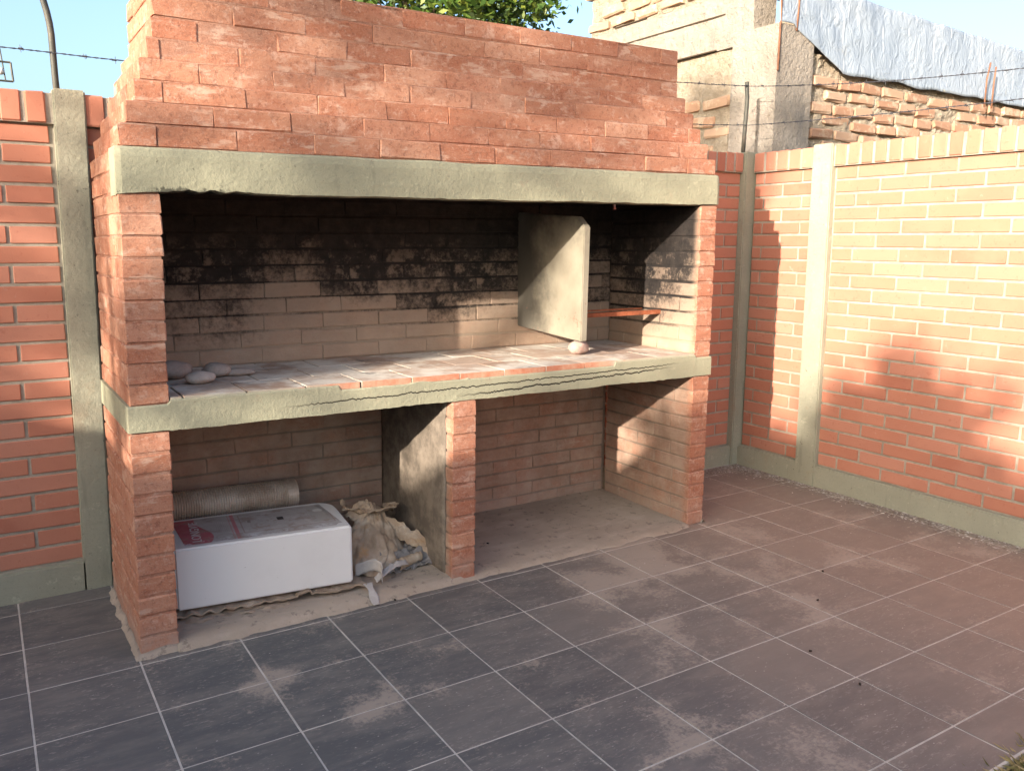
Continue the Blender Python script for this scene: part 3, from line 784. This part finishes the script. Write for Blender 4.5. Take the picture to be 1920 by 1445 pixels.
def barbed(p0, p1, sag, label, group):
    A = Acc(); p0, p1 = Vector(p0), Vector(p1); L = (p1-p0).length; n = max(8, int(L/.018))
    d = (p1-p0).normalized(); s1 = d.cross(Vector((0, 0, 1))).normalized(); s2 = d.cross(s1)
    def P(q, ph): 
        a_ = q*L/.055*math.tau+ph
        return p0.lerp(p1, q)+Vector((0, 0, -sag*4*q*(1-q)+.004*nz(q*6, 2, 1)))+(s1*math.cos(a_)+s2*math.sin(a_))*.0019
    for ph in (0, math.pi): tube('', [P(i/n, ph) for i in range(n+1)], .0015, A, None, 5)
    q = rwi.uniform(.02, .06)
    while q < 1:
        c = P(q, 0); 
        for e in range(2):
            a_ = rwi.uniform(0, math.tau); r_ = (s1*math.cos(a_)+s2*math.sin(a_))*.016+d*rwi.uniform(-.004, .004)
            tube('', [c-r_+d*e*.006, c+d*e*.006, c+r_+d*e*.006], .0011, A, None, 4)
        tube('', [c-d*.007, c+d*.010], .0036, A, None, 6)
        q += .10/L*rwi.uniform(.9, 1.1)
    return tag(place('barbed_wire', A.mesh('barbed_wire'), M_WIRE), label, 'wire', group)
G = 'barbed wire strands above the walls'
barbed((-1.4, .79, 2.11), (.70, .79, 2.10), .012, 'barbed wire strand above the wall left of the barbecue', G)
barbed((2.50, .765, 2.285), (3.672, .752, 2.343), .01, 'upper barbed wire between the hood and the corner pole', G)
barbed((2.50, .765, 2.06), (3.672, .752, 2.115), .01, 'lower barbed wire between the hood and the corner pole', G)
barbed((3.690, .765, 2.343), (3.76, -3.2, 2.26), .12, 'upper barbed wire from the corner pole along the sunlit wall', G)
barbed((3.690, .765, 2.115), (3.76, -3.2, 2.10), .05, 'lower barbed wire from the corner pole along the sunlit wall', G)

# small lamp bracket peeping over the wall at the left edge
lb = thing('lamp_bracket', (-.24, 3.2, 0), 'square metal frame with a pale round lamp above the left wall', 'lamp')
A = Acc(); 
def bar(p, q, r=.008): tube('', [p, q], r, A, None, 4)
X0, X1, Z0, Z1, Y = -.26, -.056, 2.347, 2.457, 3.2
bar((X0, Y, Z0), (X1, Y, Z0), .006); bar((X0, Y, Z1), (X1-.006, Y, Z1), .006); bar((X1, Y, Z0), (X1-.006, Y, Z1), .006); bar((X0, Y, Z0), (X0, Y, Z1), .006)
bar((X1-.04, Y, Z0), (X1-.058, Y, Z1+.10), .004); bar((X0+.02, Y, 0), (X0+.02, Y, Z0), .012)
place('frame', A.mesh('frame'), M_POLE, lb)
t = NT('lamp glass'); M_LAMP = t.done((.55, .52, .50), .4)
bm = bmesh.new(); bmesh.ops.create_uvsphere(bm, u_segments=16, v_segments=10, radius=.022); me = bpy.data.meshes.new('lamp'); bm.to_mesh(me); bm.free()
place('lamp', me, M_LAMP, lb, Matrix.Translation((-.118, Y, 2.402)))

# ------------------------------------------------------------------ things inside the barbecue
def stone(name, loc, r, seed, mat, label, rz=0, group='river stones on the grill floor'):
    bm = bmesh.new(); bmesh.ops.create_icosphere(bm, subdivisions=3, radius=1)
    for v in bm.verts:
        p = v.co.copy(); k = 1+.16*nz(p.x*1.3+seed, p.y*1.3, p.z*1.3)+.05*nz(p.x*4, p.y*4+seed, p.z*4)
        v.co = Vector((p.x*r[0]*k, p.y*r[1]*k, p.z*r[2]*k))
    zmin = min(v.co.z for v in bm.verts)
    me = bpy.data.meshes.new(name); bm.to_mesh(me); bm.free(); me.polygons.foreach_set('use_smooth', [True]*len(me.polygons))
    return tag(place(name, me, mat, None, Matrix.Translation((loc[0], loc[1], loc[2]-zmin-.002)) @ Matrix.Rotation(rz, 4, 'Z')), label, 'stone', group)
def stone_mat(name, a, b):
    t = NT(name); col = t.mix(t.step(t.noise(18, 6, .7), .35, .65), a, b); col = t.mix(t.mul(t.step(t.noise(120, 4, .7), .58, .68), .4), col, tuple(Vector(a)*.5))
    return t.done(col, .85, t.bump(t.noise(70, 5, .7), .25, .003), .25)
S1 = stone_mat('pale stone', (.40, .33, .275), (.48, .41, .35)); S2 = stone_mat('mauve stone', (.27, .215, .18), (.36, .295, .25)); S3 = stone_mat('pink stone', (.33, .215, .175), (.40, .31, .26))
ZP = lambda x: warp(x, .2, PV)[2]
stone('river_stone', (.300, .255, ZP(.3)), (.055, .042, .024), 1, S1, 'smooth pale oval stone at the left end of the grill floor', .1)
stone('river_stone', (.235, .40, ZP(.24)), (.075, .055, .034), 4, S2, 'large mauve stone beside the left pier behind the pale one', .4)
stone('river_stone', (.39, .385, ZP(.39)), (.055, .042, .030), 9, S2, 'rough grey stone right of the pale oval stone', -.3)
stone('river_stone', (.47, .37, ZP(.47)), (.060, .028, .016), 13, S2, 'flat rough stone flake lying nearest the open joint', -.2)
stone('river_stone', (2.045, .262, ZP(2.04)), (.058, .045, .036), 17, S3, 'pink egg-shaped stone in front of the concrete plate', .5)

def crumple(name, nu, nv, fn, mat, parent=None, thick=.002, smooth=True):
    v = [fn(i/nu, j/nv) for j in range(nv+1) for i in range(nu+1)]
    f = [(j*(nu+1)+i, j*(nu+1)+i+1, (j+1)*(nu+1)+i+1, (j+1)*(nu+1)+i) for j in range(nv) for i in range(nu)]
    o = place(name, pymesh(name, v, f, smooth), mat, parent)
    m = o.modifiers.new('thickness', 'SOLIDIFY'); m.thickness = thick; m.offset = 0
    return o
t = NT('stained paper'); x, y, z = t.xyz()
col = t.ramp(t.noise(9, 6, .7), [(.3, (.25, .175, .115)), (.5, (.36, .27, .19)), (.7, (.48, .40, .31))])
col = t.mix(t.mul(t.step(t.noise(7, 5, .65), .56, .68), .75), col, (.40, .235, .11))
col = t.mix(t.mul(t.step(t.noise(30, 4, .7), .62, .68), t.step(z, .2, .26), .7), col, (.05, .045, .045))
M_PAPER = t.done(col, .9, t.bump(t.noise(50, 5, .7), .35, .004), .15)
t = NT('grey plastic'); col = t.ramp(t.noise(12, 6, .7), [(.3, (.12, .11, .10)), (.55, (.22, .20, .185)), (.75, (.34, .31, .28))])
M_GREYP = t.done(col, .6, t.bump(t.noise(40, 5, .7), .35, .004), .4)
t = NT('white strap'); col = t.ramp(t.noise(20, 5, .7), [(.3, (.34, .31, .28)), (.7, (.46, .42, .385))]); M_STRAP = t.done(col, .8)
t = NT('brown cardboard'); col = t.ramp(t.noise(8, 6, .7), [(.3, (.22, .16, .11)), (.55, (.32, .25, .185)), (.75, (.42, .355, .29))])
M_CARD = t.done(col, .95, t.bump(t.noise(40, 5, .7), .4, .004), .1)

# scrap of paper against the left pier
def paper_fn(u, v_):
    x = .135+.07*u+.02*nz(u*4, v_*4, 2); y = .55-.05*v_+.03*nz(u*5, v_*3, 8)
    return (x, y, ZP(.2)+.004+.075*(1-u)*v_+.018*abs(nz(u*6, v_*6, 4)))
tag(crumple('paper_scrap', 14, 10, paper_fn, M_PAPER), 'crumpled scrap of pale paper beside the left pier on the grill floor', 'paper')

# water heater lying on its back
HA = math.radians(-7.5); HC_ = Vector((.806, .088, .062)); HL, HDp, HH = .655, .355, .236
u_ = Vector((-math.cos(HA), -math.sin(HA), 0)); v_ = Vector((-math.sin(HA)*-1*-1, math.cos(HA), 0)); v_ = Vector((-math.sin(HA), math.cos(HA), 0))
HT = math.radians(0.6)
HM = Matrix(((u_.x, v_.x, 0, HC_.x), (u_.y, v_.y, 0, HC_.y), (0, 0, 1, HC_.z), (0, 0, 0, 1)))   # local: x to the left, y to the back, z up
# keep the handedness: local x points left, so mirror it by building with x negative
HM = Matrix(((-u_.x, v_.x, 0, HC_.x), (-u_.y, v_.y, 0, HC_.y), (0, 0, 1, HC_.z), (0, 0, 0, 1)))
wh = thing('water_heater', (HC_.x-.33, HC_.y+.2, HC_.z), 'white enamelled water heater lying down with a pink product sticker', 'water heater')
t = NT('white enamel'); x, y, z = t.xyz()
col = t.mix(t.mul(t.step(t.noise(5, 5, .6), .5, .75), .25), (.67, .655, .625), (.55, .53, .50))
col = t.mix(t.mul(t.step(t.noise(55, 4, .7), .70, .74), .6), col, (.28, .24, .20))
M_WHITE = t.done(col, .32, None, .5)
# outline of the top: rounded far right corner
R_ = .085
out = [(0, 0), (0, HDp-R_)]
for k in range(1, 9):
    a_ = k/8*math.pi/2; out.append((-R_+R_*math.cos(a_), HDp-R_+R_*math.sin(a_)))
out += [(-HL, HDp), (-HL, 0)]
n = len(out)
vv = [(x, y, 0) for x, y in out]+[(x, y, HH) for x, y in out]
ff = [tuple(range(n)), tuple(range(n, 2*n))[::-1]]+[(k, (k+1) % n, n+(k+1) % n, n+k) for k in range(n)]
me = pymesh('body', vv, ff); bm = bmesh.new(); bm.from_mesh(me); bmesh.ops.recalc_face_normals(bm, faces=bm.faces)
ed = [e for e in bm.edges if not (abs((e.verts[0].co-e.verts[1].co).z) > .1 and e.verts[0].co.x < -.002 and e.verts[0].co.x > -R_-.001 and e.verts[0].co.y > .05)]
bmesh.ops.bevel(bm, geom=ed, offset=.007, segments=3, affect='EDGES', clamp_overlap=True)
bm.to_mesh(me); bm.free()
place('body', me, M_WHITE, wh, HM)
# recessed front panel print: faded sticker lies along the top
t = NT('faded sticker'); tc = t.n('ShaderNodeTexCoord'); sp = t.n('ShaderNodeSeparateXYZ'); t.l(tc.outputs['Object'], sp.inputs[0]); lx, ly = sp.outputs[0], sp.outputs[1]
col = t.ramp(t.noise(12, 6, .7), [(.3, (.34, .31, .29)), (.6, (.43, .40, .38)), (.8, (.50, .48, .47))])
pinkedge = t.math('ADD', -.535, t.mul(t.math('SINE', t.math('MULTIPLY', ly, 16.0)), .028))
pink = t.step(t.math('SUBTRACT', lx, pinkedge), .002, -.002)
col = t.mix(pink, col, t.ramp(t.noise(25, 5, .7), [(.3, (.36, .075, .095)), (.7, (.47, .14, .16))]))
band = t.mul(t.step(lx, -.428, -.426), t.step(lx, -.412, -.414)); col = t.mix(t.mul(band, .8), col, (.48, .12, .14))
band2 = t.mul(t.step(lx, -.438, -.436), t.step(lx, -.433, -.435)); col = t.mix(t.mul(band2, .7), col, (.48, .16, .17))
# printed outline of the appliance
def rr(x0, x1, y0, y1, wd, c, fac=.8):
    global col
    cxm, cym, hx, hy = (x0+x1)/2, (y0+y1)/2, (x1-x0)/2, (y1-y0)/2
    dx = t.math('SUBTRACT', t.math('ABSOLUTE', t.math('SUBTRACT', lx, cxm)), hx); dy = t.math('SUBTRACT', t.math('ABSOLUTE', t.math('SUBTRACT', ly, cym)), hy)
    d = t.math('ABSOLUTE', t.math('MAXIMUM', dx, dy)); col = t.mix(t.mul(t.step(d, wd, wd*.6), fac), col, c)
def disc(px, py, r, c, fac=.9, ring=0):
    global col
    o = t.n('ShaderNodeVectorMath', operation='DISTANCE'); cb = t.n('ShaderNodeCombineXYZ'); t.l(lx, cb.inputs[0]); t.l(ly, cb.inputs[1]); t.l(cb.outputs[0], o.inputs[0]); o.inputs[1].default_value = (px, py, 0)
    d = o.outputs[1]
    m = t.step(d, r, r-.002) if not ring else t.step(t.math('ABSOLUTE', t.math('SUBTRACT', d, r)), ring, ring*.6)
    col = t.mix(t.mul(m, fac), col, c)
def patch(x0, x1, y0, y1, c, fac=.8):
    global col
    m = t.mul(t.step(lx, x0, x0+.002), t.step(lx, x1, x1-.002), t.step(ly, y0, y0+.002), t.step(ly, y1, y1-.002)); col = t.mix(t.mul(m, fac), col, c)
patch(-.125, -.045, .10, .30, (.33, .31, .28), .6); disc(-.082, .245, .022, (.55, .53, .50))
rr(-.395, -.045, .085, .305, .003, (.30, .215, .19)); rr(-.36, -.13, .13, .27, .002, (.34, .27, .25), .5)
patch(-.255, -.228, .185, .225, (.008, .008, .010), 1.0); patch(-.37, -.355, .20, .235, (.16, .13, .12), .7)
disc(-.468, .075, .030, (.28, .22, .20), .7, .002); 
for k in range(8): patch(-.49+k*.007, -.487+k*.007, .13, .27-.006*k, (.24, .21, .20), .45)
wear = t.mul(t.step(t.noise(22, 6, .75), .50, .62), t.step(ly, .085, .05)); col = t.mix(t.mul(wear, .75), col, (.60, .61, .62))
grime = t.mul(t.step(t.noise(14, 4, .75), .50, .64), .7); col = t.mix(grime, col, (.27, .205, .165))
M_STICK = t.done(col, .55, t.bump(t.noise(30, 4, .6), .15, .003), .35)
pts = []
for i in range(41):
    q = i/40; pts.append((-.615+q*.59, .030+.006*nz(q*7, 1, 1)+(.02 if q > .97 else 0), HH+.0012))
for i in range(41):
    q = 1-i/40; pts.append((-.645+q*.605-(.02 if q > .97 else 0), .325+.004*nz(q*6, 5, 1), HH+.0012))
pts = pts[:]; n = len(pts)
v = pts; f = [(i, i+1, n-2-i, n-1-i) for i in range(40)]
stick = place('sticker', pymesh('sticker', v, f), M_STICK, wh, HM)
tag(stick, 'faded pink and grey sticker with brand lettering')
fc = bpy.data.curves.new('lettering', 'FONT'); fc.body = 'LONGVIE'; fc.size = .056; fc.align_x = 'LEFT'; fc.extrude = .0004; fc.space_character = 1.02
t = NT('sticker lettering white'); M_LET = t.done((.55, .52, .50), .6)
fc.materials.append(M_LET)
tmp = bpy.data.objects.new('tmp', fc); COL.objects.link(tmp); bpy.context.view_layer.update()
lme = bpy.data.meshes.new_from_object(tmp.evaluated_get(bpy.context.evaluated_depsgraph_get())); bpy.data.objects.remove(tmp)
lo = bpy.data.objects.new('lettering', lme)
if not lme.materials: lme.materials.append(M_LET)
lo.matrix_basis = HM @ Matrix.Translation((-.553, .050, HH+.0022)) @ Matrix.Rotation(math.pi/2, 4, 'Z') @ Matrix.Diagonal((1.0, .85, 1, 1))
link(lo, stick)

# cardboard under the heater
def card_fn(u, q):
    x = .135+.72*u; y = .176-.094*u+.30*q-.020-.012*nz(u*9, 3, 2)*(1-q)
    return (x, y, .048+.006*nz(u*12, q*5, 1)+.010*nz(u*26, q*8, 6)*(1-q)+(.012 if .62 < u < .70 and q < .12 else 0))
tag(crumple('cardboard_sheet', 120, 14, card_fn, M_CARD, None, .006, False), 'torn corrugated cardboard sheet lying under the white water heater', 'cardboard')
def card2_fn(u, q):
    x = .13+.42*u; y = .172-.055*u+.06*q-.040+.012*nz(u*7, 6, 2)
    return (x, y, .026+.012*nz(u*9, q*4, 11)+.006*q)
tag(crumple('cardboard_sheet', 60, 6, card2_fn, M_CARD, None, .003, False), 'ragged loose strip of cardboard sticking out below the heater', 'cardboard')

# flexible metal duct wedged behind the heater
t = NT('dusty aluminium duct'); x, y, z = t.xyz()
col = t.mix(t.step(t.noise(6, 5, .65), .35, .62), (.56, .49, .41), (.40, .31, .235))
M_DUCT = t.done(col, .45, None, .5, Metallic=.3)
p0, p1 = Vector((.13, .600, .330)), Vector((.742, .585, .312)); NR = 62; v, f = [], []; sd_ = 32
d = (p1-p0).normalized(); s1 = d.cross(Vector((0, 0, 1))).normalized(); s2 = s1.cross(d)
rows = NR*3
for i in range(rows+1):
    q = i/rows; c = p0.lerp(p1, q)+Vector((0, 0, .004*nz(q*3, 1, 1)))
    r = .0635+(.0022 if i % 3 == 1 else -.0016)+.0012*nz(q*22, 3, 3)
    if q > .92: r = .0645+(.0008 if i % 3 == 1 else 0)
    for k in range(sd_):
        a_ = k/sd_*math.tau; v.append(c+(s1*math.cos(a_)+s2*math.sin(a_)*.97)*r*(1+.012*nz(q*30, math.cos(a_)*2, math.sin(a_)*2)))
for i in range(rows):
    for k in range(sd_): f.append((i*sd_+k, i*sd_+(k+1) % sd_, (i+1)*sd_+(k+1) % sd_, (i+1)*sd_+k))
o = tag(place('flexible_duct', pymesh('flexible_duct', v, f), M_DUCT), 'corrugated metal duct lying behind the white water heater', 'duct')
m_ = o.modifiers.new('thickness', 'SOLIDIFY'); m_.thickness = .0015

# crumpled paper sack, grey plastic sheet and a strap right of the heater
sk = thing('crumpled_sack', (.98, .33, .03), 'crumpled stained paper sack slumped beside the white water heater', 'sack')
def sack_fn(u, q):
    a_ = (-1.25+2.7*u); r = (.155*(1-q)**.75+.03)*(1+.16*nz(u*7, q*3, 1)+.10*nz(u*18, q*6, 5))
    cx_, cy_ = .965+.055*q, .36+.05*q
    x = cx_+r*1.0*math.sin(a_); y = cy_-r*1.05*math.cos(a_)
    z = .034+.215*q**.85+.018*nz(u*6, q*5, 9)+.008*nz(u*20, q*12, 2)
    return (x, y, z)
crumple('bag', 70, 40, sack_fn, M_PAPER, sk)
def neck_fn(u, q):
    a_ = -2.2+4.6*u; r = .040+.055*q+.022*nz(u*9, q*4, 3)
    return (1.02+r*1.25*math.sin(a_)+.05*(u-.5), .405-r*math.cos(a_)*.9, .232+.055*q-.05*q*u+.022*nz(u*11, q*7, 6))
crumple('neck', 60, 16, neck_fn, M_PAPER, sk)
def flap_fn(u, q):
    return (.90+.13*u+.05*q*(1-u), .40-.03*u-.05*q, .235+.06*math.sin(u*2.6)+.014*nz(u*12, q*6, 2)-.045*q*(1-u*.3))
crumple('flap', 30, 12, flap_fn, M_PAPER, sk)
def edge_fn(u, q):
    return (1.02+.19*u+.012*nz(u*9, 1, 1), .385-.165*u-.03*q, .255-.125*u-.075*q+.02*nz(u*8, q*4, 4)+.008*nz(u*22, q*9, 4))
crumple('fold', 50, 16, edge_fn, M_PAPER, sk)
def grey_fn(u, q):
    x = .98+.24*u+.012*nz(u*7, q*7, 3); y = .34-.19*q+.03*u*q-.02*u; ed = abs(q-.5)*2
    return (x, y, .036+.085*(1-q)*(1-u*.55)+.040*math.exp(-((q-.62)/.10)**2)*(1-.3*u)+.018*nz(u*7, q*9, 7)+.010*nz(u*18, q*18, 1))
tag(crumple('plastic_sheeting', 60, 50, grey_fn, M_GREYP), 'folded grey plastic sheeting on the slab beside the middle pier', 'plastic sheet')
def roll_fn(u, q):
    a_ = q*math.tau; r = .024*(1-.25*u)*(1+.08*nz(u*30, 2, 1))
    return (1.04+.12*u, .165+.03*u+r*math.cos(a_), .060+.006*u+r*math.sin(a_)+.004*nz(u*9, 3, 3))
tag(crumple('rolled_cloth', 30, 16, roll_fn, M_PAPER), 'small rolled yellowed cloth at the foot of the grey sheeting', 'cloth')
st_ = thing('strap', (.88, .08, .03), 'pale torn strip curling out in front of the crumpled sack', 'strap')
def strap1(u, q):
    a_ = -.4+3.4*u
    return (.862+.035*math.sin(a_)+.05*u, .160-.09*u+.012*math.cos(a_), .055+.05*(1-q)+.018*math.sin(a_*1.3)+.006*nz(u*8, q*4, 3))
crumple('strip', 26, 6, strap1, M_STRAP, st_, .0025)
def strap2(u, q):
    wv = .026+.006*math.cos(u*9)
    return (.862+wv*(q-.5)*1.2-.012*u, .075-.115*u, max(.006, .050-.055*u+.012*math.sin(u*3.0)))
crumple('strip', 22, 6, strap2, M_STRAP, st_, .0025)
def strap3(u, q):
    return (.90+.17*u, .085+.06*u+.028*(q-.5), .045+.030*math.sin(u*2.4)+.012*q+.006*nz(u*9, q*5, 1))
crumple('strip', 30, 6, strap3, M_STRAP, st_, .0025)

# ------------------------------------------------------------------ litter, grass
t = NT('dry leaf bits'); col = t.ramp(t.rnd(), [(0, (.16, .11, .07)), (.35, (.32, .26, .20)), (.7, (.50, .45, .38)), (1, (.64, .60, .54))]); M_LIT = t.done(col, .9)
A = Acc(); rl = random.Random(31)
def flake(px, py, s, z=.002):
    a_ = rl.uniform(0, math.tau); tl = rl.uniform(-.5, .5); cx_, sy_ = math.cos(a_), math.sin(a_)
    pl = [(-s, 0, 0), (0, -s*.35, s*.18*rl.random()), (s, 0, s*tl*.3), (0, s*.35, s*.2*rl.random())]
    A.add([(px+cx_*u-sy_*q, py+sy_*u+cx_*q, z+max(0, w_)) for u, q, w_ in pl], [(0, 1, 2, 3)])
for k in range(1300):
    py = rl.uniform(-1.3, .70); e = abs(rl.gauss(0, 1)); px = WX-.03-e*.065*(1+.9*max(0, py-.3))
    flake(px, py, rl.uniform(.004, .015))
for k in range(500): flake(3.66-abs(rl.gauss(0, .16)), .71-abs(rl.gauss(0, .10)), rl.uniform(.003, .010))
for k in range(160): flake(rl.uniform(1.2, 3.6), rl.uniform(-1.5, -.05), rl.uniform(.0015, .005))
for k in range(50): flake(rl.uniform(-.6, 1.2), rl.uniform(-1.6, -.05), rl.uniform(.0015, .004))
tag(place('leaf_litter', A.mesh('leaf_litter'), M_LIT), 'fine dry leaf litter swept along the foot of the walls', None, None, 'stuff')
t = NT('dark seed'); M_SEED = t.done((.025, .018, .014), .8)
A = Acc()
for k, (px, py) in enumerate(((2.36, -.93), (2.63, -.75), (1.98, -1.19), (1.93, -1.42), (1.55, .28), (1.36, .16), (.93, -.035))):
    bm = bmesh.new(); bmesh.ops.create_icosphere(bm, subdivisions=2, radius=1)
    for v in bm.verts: v.co = Vector((v.co.x*.007, v.co.y*.004, v.co.z*.0035))*(1+.35*nz(v.co.x*1.7+k*3, v.co.y*1.7, v.co.z*1.7))
    me = bpy.data.meshes.new('husk'); bm.to_mesh(me); bm.free()
    A.add(*mesh_vf(me), M=Matrix.Translation((px, py, .005 if py < 0 else .018)) @ Matrix.Rotation(k*1.3, 4, 'Z'))
tag(place('seed_debris', A.mesh('seed_debris'), M_SEED), 'a few dark seed husks scattered on the floor', None, None, 'stuff')
t = NT('dry grass blade'); col = t.ramp(t.rnd(), [(0, (.15, .15, .05)), (.35, (.27, .225, .10)), (.7, (.38, .29, .15)), (1, (.45, .36, .21))]); M_GRASS = t.done(col, .8)
A = Acc(); rg = random.Random(8)
for k in range(16000):
    px = rg.uniform(1.2, 3.5); edge = -1.885+.02*nz(px*5, 1, 1)-(.03 if px < 1.75 else 0); py = edge-abs(rg.gauss(0, .35))
    a_ = rg.uniform(0, math.tau); h = rg.uniform(.012, .042); b_ = rg.uniform(.4, 2.2)*h; wd = rg.uniform(.0012, .0026)
    c_, s_ = math.cos(a_), math.sin(a_)
    A.add([(px-s_*wd, py+c_*wd, -.028), (px+s_*wd, py-c_*wd, -.028), (px+c_*b_*.4+s_*wd*.7, py+s_*b_*.4-c_*wd*.7, -.028+h*.7), (px+c_*b_, py+s_*b_, -.028+h), (px+c_*b_*.4-s_*wd*.7, py+s_*b_*.4+c_*wd*.7, -.028+h*.7)], [(0, 1, 2, 3, 4)])
tag(place('grass', A.mesh('grass'), M_GRASS), 'short dry grass beyond the edge of the tiles', None, None, 'stuff')

# ------------------------------------------------------------------ trees
def leaf_mat(name, a, b, c):
    t = NT(name); col = t.ramp(t.rnd(), [(0, a), (.5, b), (1, c)])
    t.b.inputs['Transmission Weight'].default_value = 0
    tr = t.n('ShaderNodeBsdfTranslucent'); t.l(col, tr.inputs[0]); mx = t.n('ShaderNodeMixShader'); mx.inputs[0].default_value = .3
    t.done(col, .45, None, .4); t.t.links.new(t.b.outputs[0], mx.inputs[1]); t.t.links.new(tr.outputs[0], mx.inputs[2])
    t.t.links.new(mx.outputs[0], t.t.nodes['Material Output'].inputs[0]); return t.m
M_LEAF = leaf_mat('glossy leaf', (.035, .075, .012), (.07, .125, .02), (.16, .19, .03))
t = NT('bark'); M_BARK = t.done(t.ramp(t.noise(20, 5, .7, t.scaled(t.pos(), (1, 1, .2))), [(.3, (.07, .05, .035)), (.7, (.16, .12, .09))]), .95)
def leaves(cl, per, spread, size, seed, shape=.42):
    r = np.random.default_rng(seed); n = len(cl)*per
    c = np.repeat(np.array(cl), per, axis=0)+r.normal(0, 1, (n, 3))*np.array([spread, spread, spread*.8])
    d = r.normal(0, 1, (n, 3)); d[:, 2] = d[:, 2]*.5-.25; d /= np.linalg.norm(d, axis=1)[:, None]
    s = np.cross(d, r.normal(0, 1, (n, 3))); s /= np.linalg.norm(s, axis=1)[:, None]; nn = np.cross(d, s)
    L = size*r.uniform(.6, 1.25, (n, 1))
    V = np.stack([c, c+d*L*.45+s*L*shape*.5-nn*L*.05, c+d*L+nn*L*-.12, c+d*L*.45-s*L*shape*.5-nn*L*.05], 1).reshape(-1, 3)
    F = np.arange(n*4).reshape(-1, 4)
    me = bpy.data.meshes.new('crown'); me.vertices.add(n*4); me.vertices.foreach_set('co', V.ravel())
    me.loops.add(n*4); me.loops.foreach_set('vertex_index', F.ravel().astype(np.int32))
    me.polygons.add(n); me.polygons.foreach_set('loop_start', np.arange(0, n*4, 4, dtype=np.int32)); me.update(calc_edges=True); me.validate()
    return me
def tree(name, base, height, clusters, per, spread, size, label, seed, group=None, mat=None):
    tr = thing(name, base, label, 'tree', group)
    A = Acc(); r = random.Random(seed); b = Vector(base); top = b+Vector((.1, .05, height))
    tube('', [b, b+Vector((.03, .02, height*.3)), b+Vector((-.02, .04, height*.55)), top], .11, A, None, 9, taper=.35)
    for c in r.sample(clusters, min(26, len(clusters))):
        c = Vector(c); s = b+Vector((0, .02, max(.5, min(height*.8, (c.z-b.z)*.6)))); mid = s.lerp(c, .5)+Vector((r.uniform(-.1, .1), r.uniform(-.1, .1), .1))
        tube('', [s, mid, c], .022, A, None, 6, taper=.25)
    place('trunk', A.mesh('trunk', True), M_BARK, tr)
    place('crown', leaves(clusters, per, spread, size, seed), mat or M_LEAF, tr)
    return tr
r_ = random.Random(77)
# tree behind the hood
cl = []
while len(cl) < 330:
    p = Vector((r_.uniform(-1, 1), r_.uniform(-1, 1), r_.uniform(-1, 1)))
    if .35 < p.length < 1: cl.append((4.25+p.x*1.62, 6.2+p.y*1.4, 4.45+p.z*1.5))
tree('leafy_tree', (4.3, 6.2, 0), 4.2, cl, 75, .13, .11, 'leafy green tree rising behind the top of the brick hood', 5)
# trees on the sunny side whose crowns throw the dappled shade
def shade_cl(x0, y0, n, seed, rx, ry, low, dense, high, pw=1.9):
    r = random.Random(seed); out = []
    while len(out) < n:
        z = low+(high-low)*r.random()**pw
        k = 1.0 if z < dense else max(.15, 1-(z-dense)/(high-dense)*.75)
        a_ = r.uniform(0, math.tau); q = math.sqrt(r.random())*k
        out.append((x0+math.cos(a_)*q*rx, y0+math.sin(a_)*q*ry, z))
    return out
SG = 'shade trees beyond the plastered house'
rr2 = random.Random(90); TX = -9.3
def cls(n, y0, y1, z0, z1): return [(TX+rr2.uniform(-.6, .6), rr2.uniform(y0, y1), rr2.uniform(z0, z1)) for k in range(n)]
cl = cls(34, -4.15, -2.6, 2.7, 4.15)+cls(6, -3.9, -2.9, 4.1, 4.8)+cls(2, -4.35, -4.2, 3.0, 3.5)+cls(6, -4.85, -4.35, 5.2, 5.6)+cls(2, -4.85, -4.6, 4.85, 5.05)+cls(3, -5.3, -5.0, 5.45, 5.9)+cls(4, -5.45, -4.85, 3.9, 4.2)+cls(8, -5.3, -4.2, 5.8, 6.3)+cls(1, -4.85, -4.5, 4.4, 4.8)
tree('shade_tree', (TX, -3.9, 0), 4.2, cl, 95, .115, .11, 'shade tree beyond the house, nearer the rear wall', 60, SG)
cl = cls(14, -7.6, -5.7, 3.5, 4.0)+cls(5, -5.80, -5.62, 3.7, 4.15)
for (ya, yb, zt) in ((-5.90, -5.74, 4.32), (-6.02, -5.90, 4.50), (-6.16, -6.02, 4.72), (-6.32, -6.16, 4.74), (-6.46, -6.32, 4.52), (-6.60, -6.46, 4.28), (-6.76, -6.60, 4.12), (-6.92, -6.76, 4.18)):
    q = 3.95
    while q < zt-.08:
        cl += cls(1, ya, yb, q, q+.04); q += .11
tree('shade_tree', (TX, -6.3, 0), 3.4, cl, 110, .10, .11, 'shade tree beyond the house, farther from the rear wall', 61, SG)
# unseen flat-roofed house added beyond the left wall to block low sun
hs = thing('added_shade_house', (-6.4, -6, 0), 'unseen plastered flat roofed house added to keep sun off the patio floor', 'house')
a = Acc(); a.box(-8.4, -4.75, -10.5, -3.37, 0, 2.60); place('wall', a.mesh('wall'), M_PLAS, hs)
a = Acc(); a.box(-8.5, -4.68, -10.6, -3.30, 2.60, 2.75); place('roof', a.mesh('roof'), M_CONC, hs)
